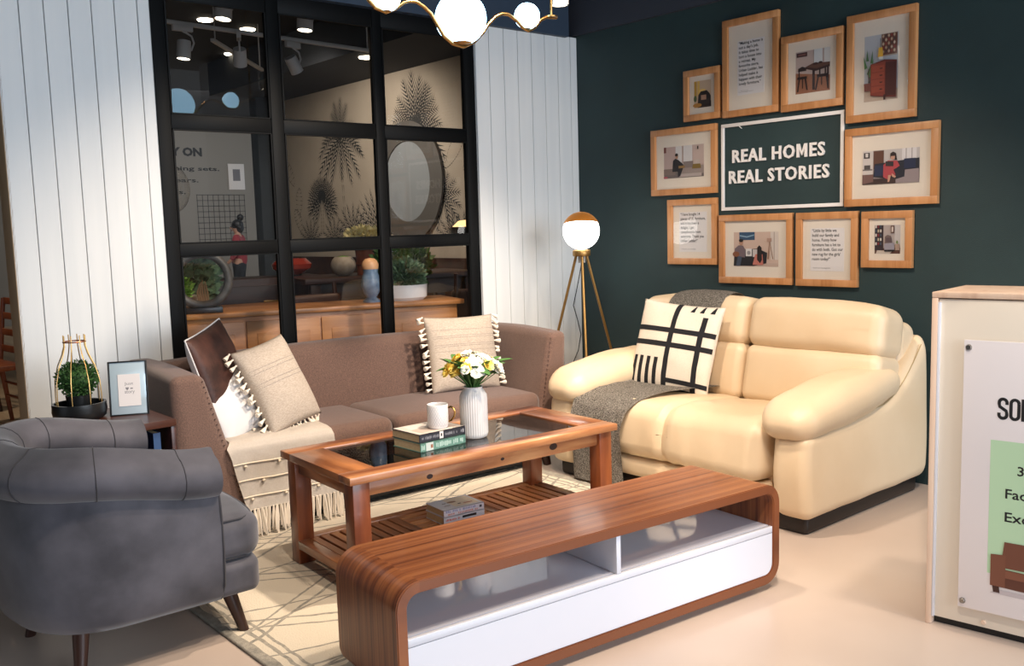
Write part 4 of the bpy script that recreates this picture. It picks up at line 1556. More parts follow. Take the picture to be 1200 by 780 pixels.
obj('seat_cushion', soft(new(), (.12, 0, .348), (.58, .52, .15), .05, 10, (.01, 0, .022), seat_w), M_velvet, AC)
obj('seat_base', soft(new(), (.12, 0, .215), (.56, .52, .12), .03, 10, (.005, 0, 0), seat_w), M_velvet, AC)
for zz in (.413, .284):
    pts = [(.24, -.329, zz), (.31, -.331, zz), (.352, -.330, zz), (.372, -.318, zz)]
    for i in range(21):
        y = -.30 + .60 * i / 20
        pts.append((.391 + .0456 * (1 - (y / .36) ** 2) - max(0, abs(y) - .26) ** 2 * 8, y, zz))
    pts += [(.372, .318, zz), (.352, .330, zz), (.31, .331, zz), (.24, .329, zz)]
    obj('cushion_piping', tube(new(), pts, .004, 6), M_vseam, AC)
for (tx, ty), (fx, fy), z in (((.315, -.255), (.357, -.288), ZR), ((.315, .255), (.357, .288), ZR), ((-.14, -.225), (-.1615, -.2526), 0), ((-.16, .19), (-.197, .209), 0)):
    obj('leg', lathe(new(), [(0, 0), (.017, 0), (.028, .175 - z), (0, .175 - z)], 16), M_leg, AC)
    for o in AC.children:
        if o.name.startswith('leg') and 'done' not in o.keys():
            for v in o.data.vertices:
                k = v.co.z / (.175 - z)
                v.co.x += fx + (tx - fx) * k; v.co.y += fy + (ty - fy) * k; v.co.z += z
            o['done'] = 1
for o in AC.children:
    if 'done' in o.keys(): del o['done']

# ------------------------------------------------------------------ side table and what it carries
ST = thing('side_table', 'dark wood side table with open book shelf left of the brown sofa', 'table', (1.185, 3.96, 0), 0)
def tabletop(z, t_, m):
    P = [(.195, -.24)]
    P = [(.195, -.24), (.195, .24)]
    for i in range(9):
        a = R(90 + 90 * i / 8); P.append((-.195 + .14 + .14 * math.cos(a), .24 - .14 + .14 * math.sin(a)))
    for i in range(9):
        a = R(180 + 90 * i / 8); P.append((-.195 + .14 + .14 * math.cos(a), -.24 + .14 + .14 * math.sin(a)))
    bm = prism(new(), P, z - t_, z, lambda a, b, d: (a, b, d))
    bmesh.ops.bevel(bm, geom=bm.edges[:], offset=.003, segments=1, affect='EDGES')
    return bm
obj('tabletop', tabletop(.62, .028, 0), M_side, ST)
obj('shelf', tabletop(.39, .022, 0), M_side, ST)
obj('side_board', box(new(), (.184, 0, .49), (.02, .46, .202), .002), M_side, ST)
obj('side_board', box(new(), (-.184, 0, .49), (.02, .19, .202), .002), M_side, ST)
obj('back_board', box(new(), (.06, .228, .49), (.225, .016, .202), .002), M_side, ST)
for sx, sy in ((.16, -.2), (.16, .2), (-.15, -.12), (-.15, .12)):
    obj('leg', tube(new(), [(sx, sy, .37), (sx * 1.08, sy * 1.06, 0)], [.02, .014], 10), M_side, ST)


def book(label, loc, rot, size, cover, spine_marks=None, upright=False, group=None, cover_art=None):
    """local: x = along the spine, y = from spine (front) to fore edge, z = thickness"""
    l, w_, t_ = size
    b = thing('book', label, 'book', loc, rot, group)
    bm = new()
    box(bm, (0, w_ / 2, .0012), (l, w_, .0024)); box(bm, (0, w_ / 2, t_ - .0012), (l, w_, .0024)); box(bm, (0, .0014, t_ / 2), (l, .0028, t_))
    obj('cover', bm, cover, b)
    obj('pages', box(new(), (0, w_ / 2 + .0005, t_ / 2), (l - .006, w_ - .006, t_ - .005)), M_pages, b)
    if spine_marks:
        bm = new(); ms = []
        for col, x0, z0, x1, z1 in spine_marks:
            m = flat(col)
            if m not in ms: ms.append(m)
            f = bm.faces.new([bm.verts.new((-l / 2 + a * l, -.0004 - .0002 * len(bm.faces) / 10, b_ * t_)) for a, b_ in ((x0, z0), (x1, z0), (x1, z1), (x0, z1))])
            f.material_index = ms.index(m)
        obj('spine_print', bm, ms, b, keep=True)['kind'] = 'stuff'
    if cover_art:
        print_art('cover_print', b, cover_art, -l / 2 + .004, .004, l - .008, w_ - .008, t_ + .0003)
    return b


rn = random.Random(21)
def scribble(col, x0, x1, z0, z1, n, seed):
    r_ = random.Random(seed); out = []; x = x0
    for k in range(n):
        wd = (x1 - x0) / n
        if r_.random() < .85: out.append((col, x, z0 + r_.uniform(0, .2) * (z1 - z0), x + wd * r_.uniform(.45, .8), z1 - r_.uniform(0, .25) * (z1 - z0)))
        x += wd
    return out


zsh = .39
book('pink and maroon book standing left in the side table shelf', (1.243, 3.745, zsh + .083), (0, R(-90), 0), (.165, .10, .022), mat('maroon_cover', '#6d2a42', rough=.5),
     [('#b3a3a8', .05, .3, .95, .32)])
book('maroon book with white corner mark on spine, in side table shelf', (1.266, 3.745, zsh + .087), (0, R(-90), 0), (.173, .10, .020), mat('dark_maroon_cover', '#57253a', rough=.5),
     [('#c9bcbf', .0, .15, .16, .85)])
book('blue book with white spine label, right in side table shelf', (1.322, 3.745, zsh + .0905), (0, R(-90), 0), (.180, .10, .033), mat('blue_cover', '#27456e', rough=.5),
     [('#a9adab', .18, .05, .62, .95), ('#1b1c20', .24, .1, .44, .9)])
cp = thing('caged_planter', 'small dark green plant in black dish under gold wire cage', 'plant', (1.105, 4.04, .62))
obj('dish', lathe(new(), [(0, 0), (.085, 0), (.10, .012), (.105, .035), (.103, .068), (.094, .068), (.092, .02), (0, .018)], 36), M_tray, cp)
obj('pot', lathe(new(), [(0, .018), (.04, .018), (.05, .10), (.043, .10), (.04, .09), (0, .088)], 24), M_tray, cp)
o = obj('foliage', foliage(ball(new(), (0, 0, .165), .058, 16, 10, (1.05, 1.05, .9), .3), 1500, (0, 0, .165), .076, .014, 6, .95, .2), M_moss, cp, 180, keep=True); o['kind'] = 'stuff'
for k in range(8):
    a = 2 * PI * (k + .3) / 8
    c, s_ = math.cos(a), math.sin(a)
    obj('wire', tube(new(), [(c * r_, s_ * r_, z) for r_, z in ((.088, .06), (.089, .10), (.086, .16), (.072, .22), (.052, .265), (.042, .30), (.042, .345))], .0023, 7), M_gold, cp)
obj('wire_ring', tube(new(), [(.042 * math.cos(2 * PI * i / 24), .042 * math.sin(2 * PI * i / 24), .318) for i in range(24)], .0028, 7, closed=True), mat('copper_ring', '#a8623f', rough=.35, metal=.8), cp)

pf = thing('photo_frame', 'mirrored photo frame with small white card on side table', 'picture frame', (1.275, 3.955, .62), (R(-8), 0, R(-24)))
obj('backing', box(new(), (0, .006, .112), (.145, .008, .224), .001), M_tray, pf)
obj('mirror_border', box(new(), (0, .0, .112), (.137, .004, .214), .001), mat('glass_painted_reflection', '#bfd2dd', rough=.1, metal=.3), pf)  # pale blue colour paints in a bright shopfront reflection
bm = new()
for cx, cz, sx, sz in ((0, .002, .149, .006), (0, .222, .149, .006), (-.0725, .112, .006, .224), (.0725, .112, .006, .224)):
    box(bm, (cx, .003, cz), (sx, .016, sz), .0008)
obj('black_rim', bm, M_tray, pf)
obj('card', box(new(), (.004, -.003, .104), (.086, .002, .132)), M_paper, pf)
bm = text_mesh('Just', .034, .015); 
for v in bm.verts: v.co = Vector((v.co.x - .014, -.0043, v.co.y + .122))
obj('card_lettering', bm, M_greyink, pf)
bm = new()
ht = [(0, -.9), (.55, -.25), (.8, .25), (.7, .65), (.4, .8), (.12, .65), (0, .4), (-.12, .65), (-.4, .8), (-.7, .65), (-.8, .25), (-.55, -.25)]
bm.faces.new([bm.verts.new((-.004 + a * .008, -.0043, .110 + b * .008)) for a, b in ht])
bm.faces.new([bm.verts.new(p) for p in ((.008, -.0043, .108), (.018, -.0043, .108), (.018, -.0043, .113), (.008, -.0043, .113))])
obj('card_heart', bm, M_greyink, pf)
bm = text_mesh('story', .038, .016)
for v in bm.verts: v.co = Vector((v.co.x - .014, -.0043, v.co.y + .086))
obj('card_lettering', bm, M_greyink, pf)
obj('easel_strut', box(new(), (0, .045, .085), (.04, .004, .17), rot=(R(24), 0, 0)), M_tray, pf)

# ------------------------------------------------------------------ floor lamp
FLp = thing('tripod_floor_lamp', 'brass tripod floor lamp with lit globe in the room corner', 'lamp', (4.07, 4.10, 0), 0)
for az in (229.5, 109.5, -10.5):
    c, s_ = math.cos(R(az)), math.sin(R(az))
    obj('leg', tube(new(), [(c * .375, s_ * .375, 0), (c * .035, s_ * .035, 1.17)], .0085, 10), M_brass2, FLp)
obj('collar', lathe(new(), [(0, 1.16), (.052, 1.16), (.055, 1.165), (.055, 1.19), (.05, 1.197), (0, 1.197)], 28), M_brass2, FLp)
obj('socket', lathe(new(), [(0, 1.12), (.022, 1.12), (.022, 1.162), (0, 1.162)], 16), M_tracklight, FLp)
zc = 1.312
obj('globe', ball(new(), (0, 0, zc), .112, 32, 20), M_lampglow, FLp)
bm = new()
ball(bm, (0, 0, 0), .1165, 36, 14, a0=PI * .62)
ax = Vector((.12, .14, .98)).normalized()
q = Vector((0, 0, 1)).rotation_difference(ax).to_matrix()
for v in bm.verts: v.co = q @ v.co + Vector((0, 0, zc))
bmesh.ops.solidify(bm, geom=bm.faces[:], thickness=.003)
obj('dome_shade', bm, M_brass2, FLp)
obj('power_cable', tube(new(), [(0, 0, 1.13), (-.01, .01, 1.05), (-.03, .02, .95), (-.05, .03, .86), (-.03, .02, .78), (-.01, .01, .68), (-.025, .02, .58), (-.055, .04, .5), (-.05, .05, .42), (-.03, .06, .2), (-.03, .10, .01), (-.05, .3, .006)], .003, 6), M_cable, FLp)

# ------------------------------------------------------------------ chandelier
CH = thing('globe_chandelier', 'brass wave chandelier with lit white globes hanging above coffee table', 'chandelier', (2.43, 3.12, 2.09))
wv = [(1.84, 2.372), (1.87, 2.368), (1.90, 2.345), (1.94, 2.295), (1.970, 2.250), (1.994, 2.216), (2.023, 2.191), (2.069, 2.180), (2.113, 2.199), (2.153, 2.227), (2.182, 2.237), (2.214, 2.238), (2.250, 2.223), (2.282, 2.201), (2.310, 2.164), (2.342, 2.121), (2.384, 2.095), (2.441, 2.088), (2.499, 2.114), (2.547, 2.157), (2.575, 2.191), (2.614, 2.227), (2.652, 2.245), (2.690, 2.246), (2.733, 2.227), (2.766, 2.202), (2.800, 2.191), (2.840, 2.210), (2.871, 2.243), (2.908, 2.261), (2.970, 2.266)]
W = lambda x, z: (x - 2.43, 0, z - 2.09)
obj('wave_rod', tube(new(), [W(*p) for p in wv], .0075, 10), M_gold, CH)
for x, z, r_ in ((2.072, 2.240, .058), (2.432, 2.200, .105), (2.795, 2.252, .055)):
    g = obj('globe', ball(new(), W(x, z), r_, 32, 20), M_globe, CH)
    obj('holder', lathe(new(), [(0, -r_ - .004), (r_ * .32, -r_ + .003), (r_ * .42, -r_ * .90), (r_ * .35, -r_ * .90), (0, -r_ - .001)], 20, W(x, z)), M_gold, CH)
obj('end_disc', lathe(new(), [(0, -.003), (.028, -.003), (.028, .003), (0, .003)], 20, W(2.939, 2.266)), M_gold, CH)
for x, z in ((2.939, 2.268), (1.845, 2.370)):
    obj('down_rod', tube(new(), [W(x, z), W(x, 3.28)], .0055, 8), M_gold, CH)
obj('canopy', box(new(), W(2.4, 3.29), (1.2, .09, .025), .006), M_gold, CH)
ts = thing('ceiling_spotlight', 'small white lit spotlight just above right end of the chandelier', 'spotlight', (3.03, 3.16, 2.335))
obj('barrel', lathe(new(), [(0, .12), (.04, .12), (.04, 0), (.034, 0), (.034, .01), (0, .01)], 20), M_tracklight, ts)
obj('lens', lathe(new(), [(0, .006), (.033, .006)], 16), M_lens, ts)
obj('drop_rod', tube(new(), [(0, 0, .12), (0, 0, .965)], .006, 8), M_tracklight, ts)

# ------------------------------------------------------------------ vase with flowers, mug, books on the coffee table
ZT = ZR + .463 - .0055      # glass surface
ZG = ZR + TH - .006
vs = thing('ribbed_vase', 'white ribbed ceramic vase holding yellow and white flowers on coffee table', 'vase', (2.407, 3.09, ZG))
prof = [(0, 0), (.045, 0), (.054, .006), (.058, .02), (.058, .165), (.056, .183), (.047, .201), (.040, .207), (.039, .214), (.042, .218), (.036, .218), (.035, .20), (0, .02)]
obj('body', lathe(new(), prof, 144, rib=lambda k, r_, z: 1 + (.022 * math.cos(PI * k / 2) if .008 < z < .19 and r_ > .04 else 0)), M_ceramic, vs, 60)
fb = thing('flower_bouquet', 'bunch of yellow and white blossoms with leaves in the ribbed vase', 'flowers', (2.407, 3.09, ZG + .045))
rn = random.Random(12)


def blossom():
    bm = new()
    for lay, (n_, r_, lift) in enumerate(((7, .030, .35), (6, .022, .75), (5, .013, 1.2))):
        for k in range(n_):
            a = 2 * PI * (k + lay * .4) / n_
            d = Vector((math.cos(a), math.sin(a), 0)); s_ = Vector((-math.sin(a), math.cos(a), 0)); u_ = Vector((0, 0, 1))
            p0 = Vector((0, 0, .002 * lay))
            p1 = d * r_ * .55 + u_ * r_ * lift * .35; p2 = d * r_ + u_ * r_ * lift * .8
            w_ = r_ * .5
            v = [bm.verts.new(x) for x in (p0, p1 - s_ * w_, p2 - s_ * w_ * .6, p2 + u_ * .002 + d * .003, p2 + s_ * w_ * .6, p1 + s_ * w_)]
            bm.faces.new(v)
    ball(bm, (0, 0, .006), .006, 8, 6)
    me = bpy.data.meshes.new('flower'); bm.to_mesh(me); bm.free(); me.shade_smooth()
    return me


by, bw = blossom(), blossom()
by.materials.append(M_yellow); bw.materials.append(M_wpetal)
leafm = new()
for (a, b) in ((0, 1),):
    P0 = [(0, 0, 0), (.012, .018, .004), (.016, .04, .004), (.008, .065, -.004), (0, .08, -.012), (-.008, .065, -.004), (-.016, .04, .004), (-.012, .018, .004)]
    mid = [(0, .018, -.002), (0, .04, -.003), (0, .065, -.008)]
    V_ = [leafm.verts.new(p) for p in P0]; Mv = [leafm.verts.new(p) for p in mid]
    for f in ((0, 1, 8), (1, 2, 9, 8), (2, 3, 10, 9), (3, 4, 10), (4, 5, 10), (5, 6, 9, 10), (6, 7, 8, 9), (7, 0, 8)):
        allv = V_ + Mv
        leafm.faces.new([allv[i] for i in f])
lm = bpy.data.meshes.new('leaf'); leafm.to_mesh(lm); leafm.free(); lm.materials.append(M_leaf); lm.shade_smooth()
camr = Vector((.76, -.65, 0))
fl_ = []
# positions: u along camera right, d depth, z
for k in range(95):
    a = rn.uniform(0, 2 * PI); rr = .122 * math.sqrt(rn.uniform(.02, 1))
    x, y = rr * math.cos(a), rr * math.sin(a)
    z = .315 - .62 * rr + rn.uniform(-.014, .018)
    side = (Vector((x, y, 0)).dot(camr)) / .122
    colr = by if side + rn.uniform(-.35, .35) < -.22 or rn.random() < .14 else bw
    fl_.append((x, y, z, colr))
stem = new()
for x, y, z, me in fl_:
    o = bpy.data.objects.new('flower', me); COL.objects.link(o); o.parent = fb
    o.location = (x, y, z)
    dirv = Vector((x * 1.5, y * 1.5, .10 + rn.uniform(-.02, .03))).normalized()
    o.rotation_euler = dirv.to_track_quat('Z', 'Y').to_euler(); o.scale = [rn.uniform(.6, .9)] * 3
    tube(stem, [(x * .18, y * .18, .02), (x * .25, y * .25, .18), (x, y, z)], .0018, 5)
o = obj('stems', stem, M_leaf, fb)
for k in range(70):
    a = rn.uniform(0, 2 * PI); rr = rn.uniform(.015, .085)
    o = bpy.data.objects.new('leaf', lm); COL.objects.link(o); o.parent = fb
    o.location = (rr * math.cos(a), rr * math.sin(a), .215 + rr * .35 + rn.uniform(-.008, .022))
    o.rotation_euler = (rn.uniform(-.1, .8), rn.uniform(-.4, .4), a - PI / 2 + rn.uniform(-.5, .5)); o.scale = [rn.uniform(.7, 1.25)] * 3

art = [('#cbbfb4', rc(0, 0, 1, 1)), ('#b9a79a', rc(.1, .1, .9, .5)), ('#d7cdc4', rc(.15, .55, .8, .9))]
book('sage green book lying at the bottom under the black-spined book', (2.198, 3.028, ZG), (0, 0, R(2)), (.232, .185, .036), mat('sage_cover', '#5e8578', rough=.5),
     [('#b9c2bd', .12, .05, .28, .95), ('#8d5a40', .22, .3, .27, .7)] + scribble('#a9c2b8', .34, .95, .2, .85, 16, 3) + scribble('#a9c2b8', .02, .1, .2, .8, 3, 4))
book('black-spined book lying on the sage green book under the mug', (2.200, 3.033, ZG + .0365), (0, 0, R(2)), (.235, .19, .034), mat('charcoal_cover', '#2c2e36', rough=.45),
     [('#d6d3d0', .43, .1, .51, .95), ('#1a1a1c', .455, .35, .485, .7)] + scribble('#83848a', .05, .42, .3, .7, 16, 5) + scribble('#83848a', .55, .84, .3, .7, 14, 6) + scribble('#a0a0a4', .9, .97, .25, .75, 2, 8), cover_art=art)

mg = thing('coffee_mug', 'white patterned mug with gold handle standing on stacked books', 'mug', (2.218, 3.088, ZG + .0715))
bm = lathe(new(), [(0, 0), (.036, 0), (.0405, .004), (.043, .02), (.0432, .096), (.042, .098), (.040, .096), (.0395, .01), (0, .008)], 48)
obj('body', bm, M_ceramic, mg)
bm = new()
for r_ in range(9):
    for k in range(26):
        a0 = 2 * PI * (k + (r_ % 2) * .5) / 26
        z0 = .012 + r_ * .0088
        for da in (-1, 1):
            a1 = a0 + da * PI / 26
            rr = .0436
            p = [(rr * math.cos(a0), rr * math.sin(a0), z0), (rr * math.cos(a1), rr * math.sin(a1), z0 + .0088), (rr * math.cos(a1), rr * math.sin(a1), z0 + .0102), (rr * math.cos(a0), rr * math.sin(a0), z0 + .0014)]
            bm.faces.new([bm.verts.new(q) for q in p])
obj('lattice_print', bm, mat('silver_print', '#a3a4a8', rough=.5), mg, keep=True)
ha = math.atan2(-.65, .76)
c, s_ = math.cos(ha), math.sin(ha)
obj('handle', tube(new(), [(c * r_, s_ * r_, z) for r_, z in ((.041, .082), (.055, .085), (.066, .078), (.071, .062), (.067, .044), (.056, .030), (.041, .024))], .0042, 8), mat('gold_glaze', '#b58a4a', rough=.2, metal=1), mg)

art2 = [('#c9ccd6', rc(0, 0, 1, 1)), ('#d9cdbb', rc(.35, .1, .95, .95)), ('#8a6a55', el(.45, .6, .12, .08)), ('#2d2c33', rc(.2, .55, .3, .6)), ('#35323a', rc(.5, .3, .58, .36)), ('#b5502f', rc(.62, .25, .85, .3)), ('#e1d6c2', el(.7, .6, .15, .18)), ('#5a4a40', rc(.15, .3, .3, .34))]
book('blue-edged white paperback at the bottom of the pile on slatted shelf', (2.355, 3.112, ZR + ZS + .0135), (0, 0, R(-5)), (.205, .15, .034), mat('white_blue_cover', '#c9cad2', rough=.4),
     [('#35579a', 0, 0, 1, .28), ('#1c1c22', .45, .5, .8, .8)] + scribble('#c8584a', .05, .4, .45, .75, 12, 9))
book('pale illustrated paperback on top of the pile on slatted shelf', (2.355, 3.112, ZR + ZS + .048), (0, 0, R(-5)), (.203, .15, .030), mat('pale_cover', '#cdc8d0', rough=.4),
     scribble('#8b8fb4', .05, .8, .55, .9, 18, 10) + scribble('#c98a80', .1, .85, .15, .45, 18, 11) + [('#44444c', .88, .4, .94, .75)], cover_art=art2)

# ------------------------------------------------------------------ gallery on the green wall
FRM = Matrix(((0, 0, -1), (-1, 0, 0), (0, 1, 0)))     # local x -> -Y, y -> Z, z -> -X
FE = FRM.to_euler()


def gallery(label, yl, yr, zb_, zt_, fw=.037, inner=None, art=None, quote=None):
    cx, cz = (yl + yr) / 2, (zb_ + zt_) / 2
    wd, hg = yl - yr, zt_ - zb_
    g = thing('picture_frame', label, 'picture frame', (XG - .0005, cx, cz), tuple(FE))
    for nm, (x, y, sx, sy) in dict(a=(0, hg / 2 - fw / 2, wd, fw), b=(0, -hg / 2 + fw / 2, wd, fw), c=(-wd / 2 + fw / 2, 0, fw, hg - 2 * fw), d=(wd / 2 - fw / 2, 0, fw, hg - 2 * fw)).items():
        obj('frame_rail', box(new(), (x, y, .0125), (sx, sy, .025), .0015), M_frame if nm in 'cd' else M_frame, g)
    iw_, ih_ = wd - 2 * fw, hg - 2 * fw
    obj('mat_board', box(new(), (0, 0, .008), (iw_ + .004, ih_ + .004, .005)), M_mat, g)
    x0, y0, x1, y1 = inner       # in unit coordinates of the inner opening
    X0, Y0 = -iw_ / 2 + x0 * iw_, -ih_ / 2 + y0 * ih_
    W_, H_ = (x1 - x0) * iw_, (y1 - y0) * ih_
    if art:
        print_art('photo_print', g, art, X0, Y0, W_, H_, .0108)
    if quote:
        obj('quote_card', box(new(), (X0 + W_ / 2, Y0 + H_ / 2, .0112), (W_, H_, .001)), M_paper, g)
        q1, q2, ins_, frac = quote
        bm = text_mesh(q1, W_ * ins_, H_ * frac, .018, spacing=1.12)
        for v in bm.verts: v.co = Vector((X0 + W_ * .05 + v.co.x, Y0 + H_ * (.985 - frac) + v.co.y, .0120))
        obj('quote_lettering', bm, M_ink, g)
        bm = text_mesh(q2, W_ * .55, H_ * .045)
        for v in bm.verts: v.co = Vector((X0 + W_ * .05 + v.co.x, Y0 + H_ * .045 + v.co.y, .0120))
        obj('credit_lettering', bm, M_greyink, g)
    bm = new()
    bm.faces.new([bm.verts.new(p) for p in ((-iw_ / 2, -ih_ / 2, .018), (iw_ / 2, -ih_ / 2, .018), (iw_ / 2, ih_ / 2, .018), (-iw_ / 2, ih_ / 2, .018))])
    obj('glazing', bm, M_fglass, g, keep=True)
    return g


gallery('smallest upper left frame, photo of dark armchair under yellow curtain', 3.681, 3.417, 1.944, 2.240, inner=(.18, .16, .84, .86), art=[
    ('#bfa58c', rc(0, 0, 1, 1)), ('#b98f3a', rc(.02, .35, .16, 1)), ('#d2ac5a', rc(.2, .45, .34, 1)), ('#e0b96a', el(.5, .62, .2, .07)), ('#3a2a22', rc(.22, 0, 1, .22)),
    ('#231a18', [(.22, .08), (.26, .48), (.4, .6), (.75, .62), (.9, .5), (.98, .4), (.98, .05)]), ('#2f2421', rc(.32, .12, .9, .3)), ('#a57f68', rc(.42, .28, .72, .46)), ('#4c5a38', el(.08, .35, .09, .12)), ('#b07c3a', el(.2, .1, .26, .08))])
gallery('tall portrait frame with ten-line black quote, top row left', 3.396, 3.025, 1.937, 2.479, inner=(.20, .17, .80, .81), quote=(
    '\u201cMaking a home is\nnot a day\u2019s job.\nIt takes time to\nturn a house into\na retreat. My\nfavourite store,\nUrban Ladder, has\nhelped make it\nhappen with their\nlovely furniture.\u201d', '- from\nInstagram', .9, .82))
gallery('frame in top row middle, photo of dining table with dark chairs', 3.007, 2.641, 1.928, 2.326, inner=(.16, .15, .86, .83), art=[
    ('#b3a099', rc(0, 0, 1, 1)), ('#8f5f47', [(0, 0), (1, 0), (1, .36), (0, .5)]), ('#c3c6c8', rc(.53, .55, .78, 1)), ('#c6c4c2', rc(.83, .55, 1, 1)), ('#a09088', rc(.52, .5, .54, 1)), ('#4a2c2a', rc(.03, .87, .34, .97)), ('#7a4f48', rc(.08, .9, .3, .94)),
    ('#5b3c30', [(.3, .62), (.62, .55), (1, .60), (1, .66), (.5, .68)]), ('#3a2420', [(.3, .62), (.62, .55), (1, .60), (1, .55), (.6, .49), (.3, .57)]), ('#2e1b18', rc(.5, .06, .57, .53)), ('#33201b', rc(.92, .1, .97, .55)),
    ('#2a1a18', [(.08, .6), (.2, .64), (.32, .6), (.32, .53), (.08, .53)]), ('#2a1a18', rc(.06, .34, .34, .4)), ('#2a1a18', [(.05, .05), (.09, .05), (.14, .36), (.1, .36)]), ('#2a1a18', [(.33, .07), (.37, .07), (.32, .36), (.27, .36)]), ('#2a1a18', rc(.2, .12, .23, .36)), ('#2a1a18', rc(.1, .38, .13, .55)),
    ('#2a1a18', rc(.64, .33, .95, .4)), ('#2a1a18', [(.58, .04), (.62, .04), (.7, .36), (.66, .36)]), ('#2a1a18', [(.94, .04), (.98, .04), (.93, .36), (.89, .36)]), ('#2a1a18', rc(.7, .4, .74, .52)), ('#2a1a18', rc(.86, .4, .9, .54)), ('#2a1a18', rc(.76, .14, .79, .34)), ('#3a2420', el(.6, .66, .08, .03)), ('#3a2420', el(.74, .67, .06, .03))])
gallery('large portrait frame at top right, photo of red brown chest of drawers', 2.620, 2.254, 1.829, 2.364, inner=(.19, .13, .80, .83), art=[
    ('#aeb0b6', rc(0, 0, 1, 1)), ('#b5a191', [(0, 0), (1, 0), (1, .16), (0, .2)]), ('#9d8d80', rc(.5, .66, .98, 1)), ('#6b4035', rc(.52, .68, .97, .99))] +
    [(['#b59a80', '#8a3b34', '#c3ab92', '#54413a'][(i * 3 + j * 5) % 4], [(.565 + i * .085, .70 + j * .058), (.60 + i * .085, .73 + j * .058), (.565 + i * .085, .76 + j * .058), (.53 + i * .085, .73 + j * .058)]) for i in range(5) for j in range(5)] + [
    ('#c99a35', [(.42, .66), (.58, .66), (.56, .8), (.45, .8)]), ('#5c4b2a', rc(.49, .8, .51, .94)), ('#c9c6c2', rc(.46, .62, .58, .66)), ('#3f6138', [(.08, .62), (.1, .8), (.16, .62)]), ('#3f6138', [(.2, .58), (.27, .78), (.28, .58)]), ('#4a6d40', [(.03, .5), (.0, .7), (.12, .52)]), ('#3f6138', [(.1, .42), (.22, .56), (.2, .4)]), ('#4a6d40', [(.14, .4), (.32, .66), (.2, .36)]), ('#4f3a2a', rc(.15, .24, .18, .5)), ('#6a3b32', [(.04, .16), (.26, .16), (.28, .28), (.02, .28)]),
    ('#5a2219', [(.22, .08), (.98, .02), (.99, .58), (.62, .61), (.22, .56)]), ('#7a3222', [(.22, .1), (.66, .05), (.66, .58), (.22, .56)]), ('#42170f', rc(.66, .06, .97, .56)), ('#8a3d29', rc(.25, .44, .63, .53)), ('#8a3d29', rc(.25, .335, .63, .425)), ('#8a3d29', rc(.25, .23, .63, .32)), ('#8a3d29', rc(.25, .125, .63, .215)), ('#2a100b', rc(.5, .475, .58, .49)), ('#2a100b', rc(.5, .37, .58, .385)), ('#2a100b', rc(.5, .265, .58, .28)), ('#2a100b', rc(.5, .16, .58, .175)), ('#3a150e', rc(.62, .0, .68, .08))])
gallery('landscape frame at far left, photo of man sitting on sofa by window', 3.942, 3.444, 1.514, 1.915, inner=(.14, .20, .86, .78), art=[
    ('#b09a94', rc(0, 0, 1, 1)), ('#c7c4c4', rc(.3, .4, .72, 1)), ('#a7958f', rc(.46, .45, .5, 1)), ('#b7a39b', rc(.74, .4, 1, 1)), ('#6a3b36', rc(.0, .82, .06, 1)), ('#6a5f5c', rc(0, 0, 1, .2)), ('#8f827d', rc(.42, .1, 1, .36)), ('#7c706c', rc(.5, .3, .9, .5)), ('#a99c96', rc(.4, .02, .95, .12)), ('#7a6a63', rc(0, .1, .3, .3)),
    ('#262327', [(.22, .2), (.24, .55), (.3, .62), (.38, .56), (.5, .42), (.5, .32), (.42, .05), (.36, .04), (.36, .2)]), ('#a67f68', el(.335, .68, .035, .08)), ('#1e1a1a', el(.33, .73, .04, .05)), ('#8a6b3f', rc(.38, .3, .54, .38)), ('#77612f', [(.72, .26), (.74, .4), (.92, .4), (.94, .26)]), ('#b3a59d', rc(.75, .4, .92, .54)), ('#a8505a', rc(0, 0, .1, .06)), ('#2a2628', rc(.85, .85, .88, .95))])
gallery('landscape frame right of the sign, photo of seated woman in red dress', 2.624, 2.134, 1.403, 1.799, inner=(.14, .22, .855, .745), art=[
    ('#8d7f7c', rc(0, 0, 1, 1)), ('#b7b0ae', rc(.38, .5, 1, 1)), ('#cfcaca', rc(.7, .55, .95, 1)), ('#a39c9c', rc(.76, .55, .78, 1)), ('#a39c9c', rc(.86, .55, .88, 1)), ('#5a3a2e', rc(.2, .45, .38, .98)), ('#c2b9b5', rc(0, .3, .19, 1)), ('#3a3230', rc(.02, .78, .13, .95)), ('#c9c2be', rc(.05, .82, .1, .93)), ('#6e6562', rc(0, .42, .18, .46)), ('#4a4342', rc(.03, .46, .14, .58)),
    ('#20222c', [(.2, .22), (.22, .6), (1, .7), (1, .12), (.6, .1)]), ('#232a45', rc(.22, .25, .38, .55)), ('#1f2742', rc(.74, .42, .94, .7)), ('#3a2a27', rc(0, 0, .6, .16)), ('#6c504b', [(0, .02), (.2, .08), (.2, .3), (0, .3)]), ('#8c7f80', [(.6, 0), (.6, .12), (.75, .18), (.76, .38), (1, .4), (1, 0)]),
    ('#a33f45', [(.38, .2), (.38, .55), (.46, .68), (.62, .66), (.67, .5), (.56, .4), (.6, .25), (.5, .22), (.46, .12)]), ('#b98d78', el(.545, .78, .04, .09)), ('#2c1d1a', [(.5, .7), (.5, .88), (.55, .93), (.6, .88), (.62, .68), (.58, .68), (.585, .8), (.51, .8)]), ('#2e2629', [(.42, .52), (.42, .66), (.56, .64), (.56, .5)]), ('#b98d78', [(.46, .05), (.49, .05), (.52, .25), (.47, .25)]), ('#b98d78', [(.54, .2), (.59, .16), (.61, .2), (.53, .3)])])
gallery('portrait frame at lower left with seven-line quote', 3.814, 3.442, 1.092, 1.486, inner=(.16, .12, .86, .87), quote=(
    '\u201cI have bought 14\npieces of UL furniture,\nand it has been a\ndelight. I get\ncompliments from\neveryone. Thank you\nUrban Ladder!\u201d', '- from us today', .90, .74))
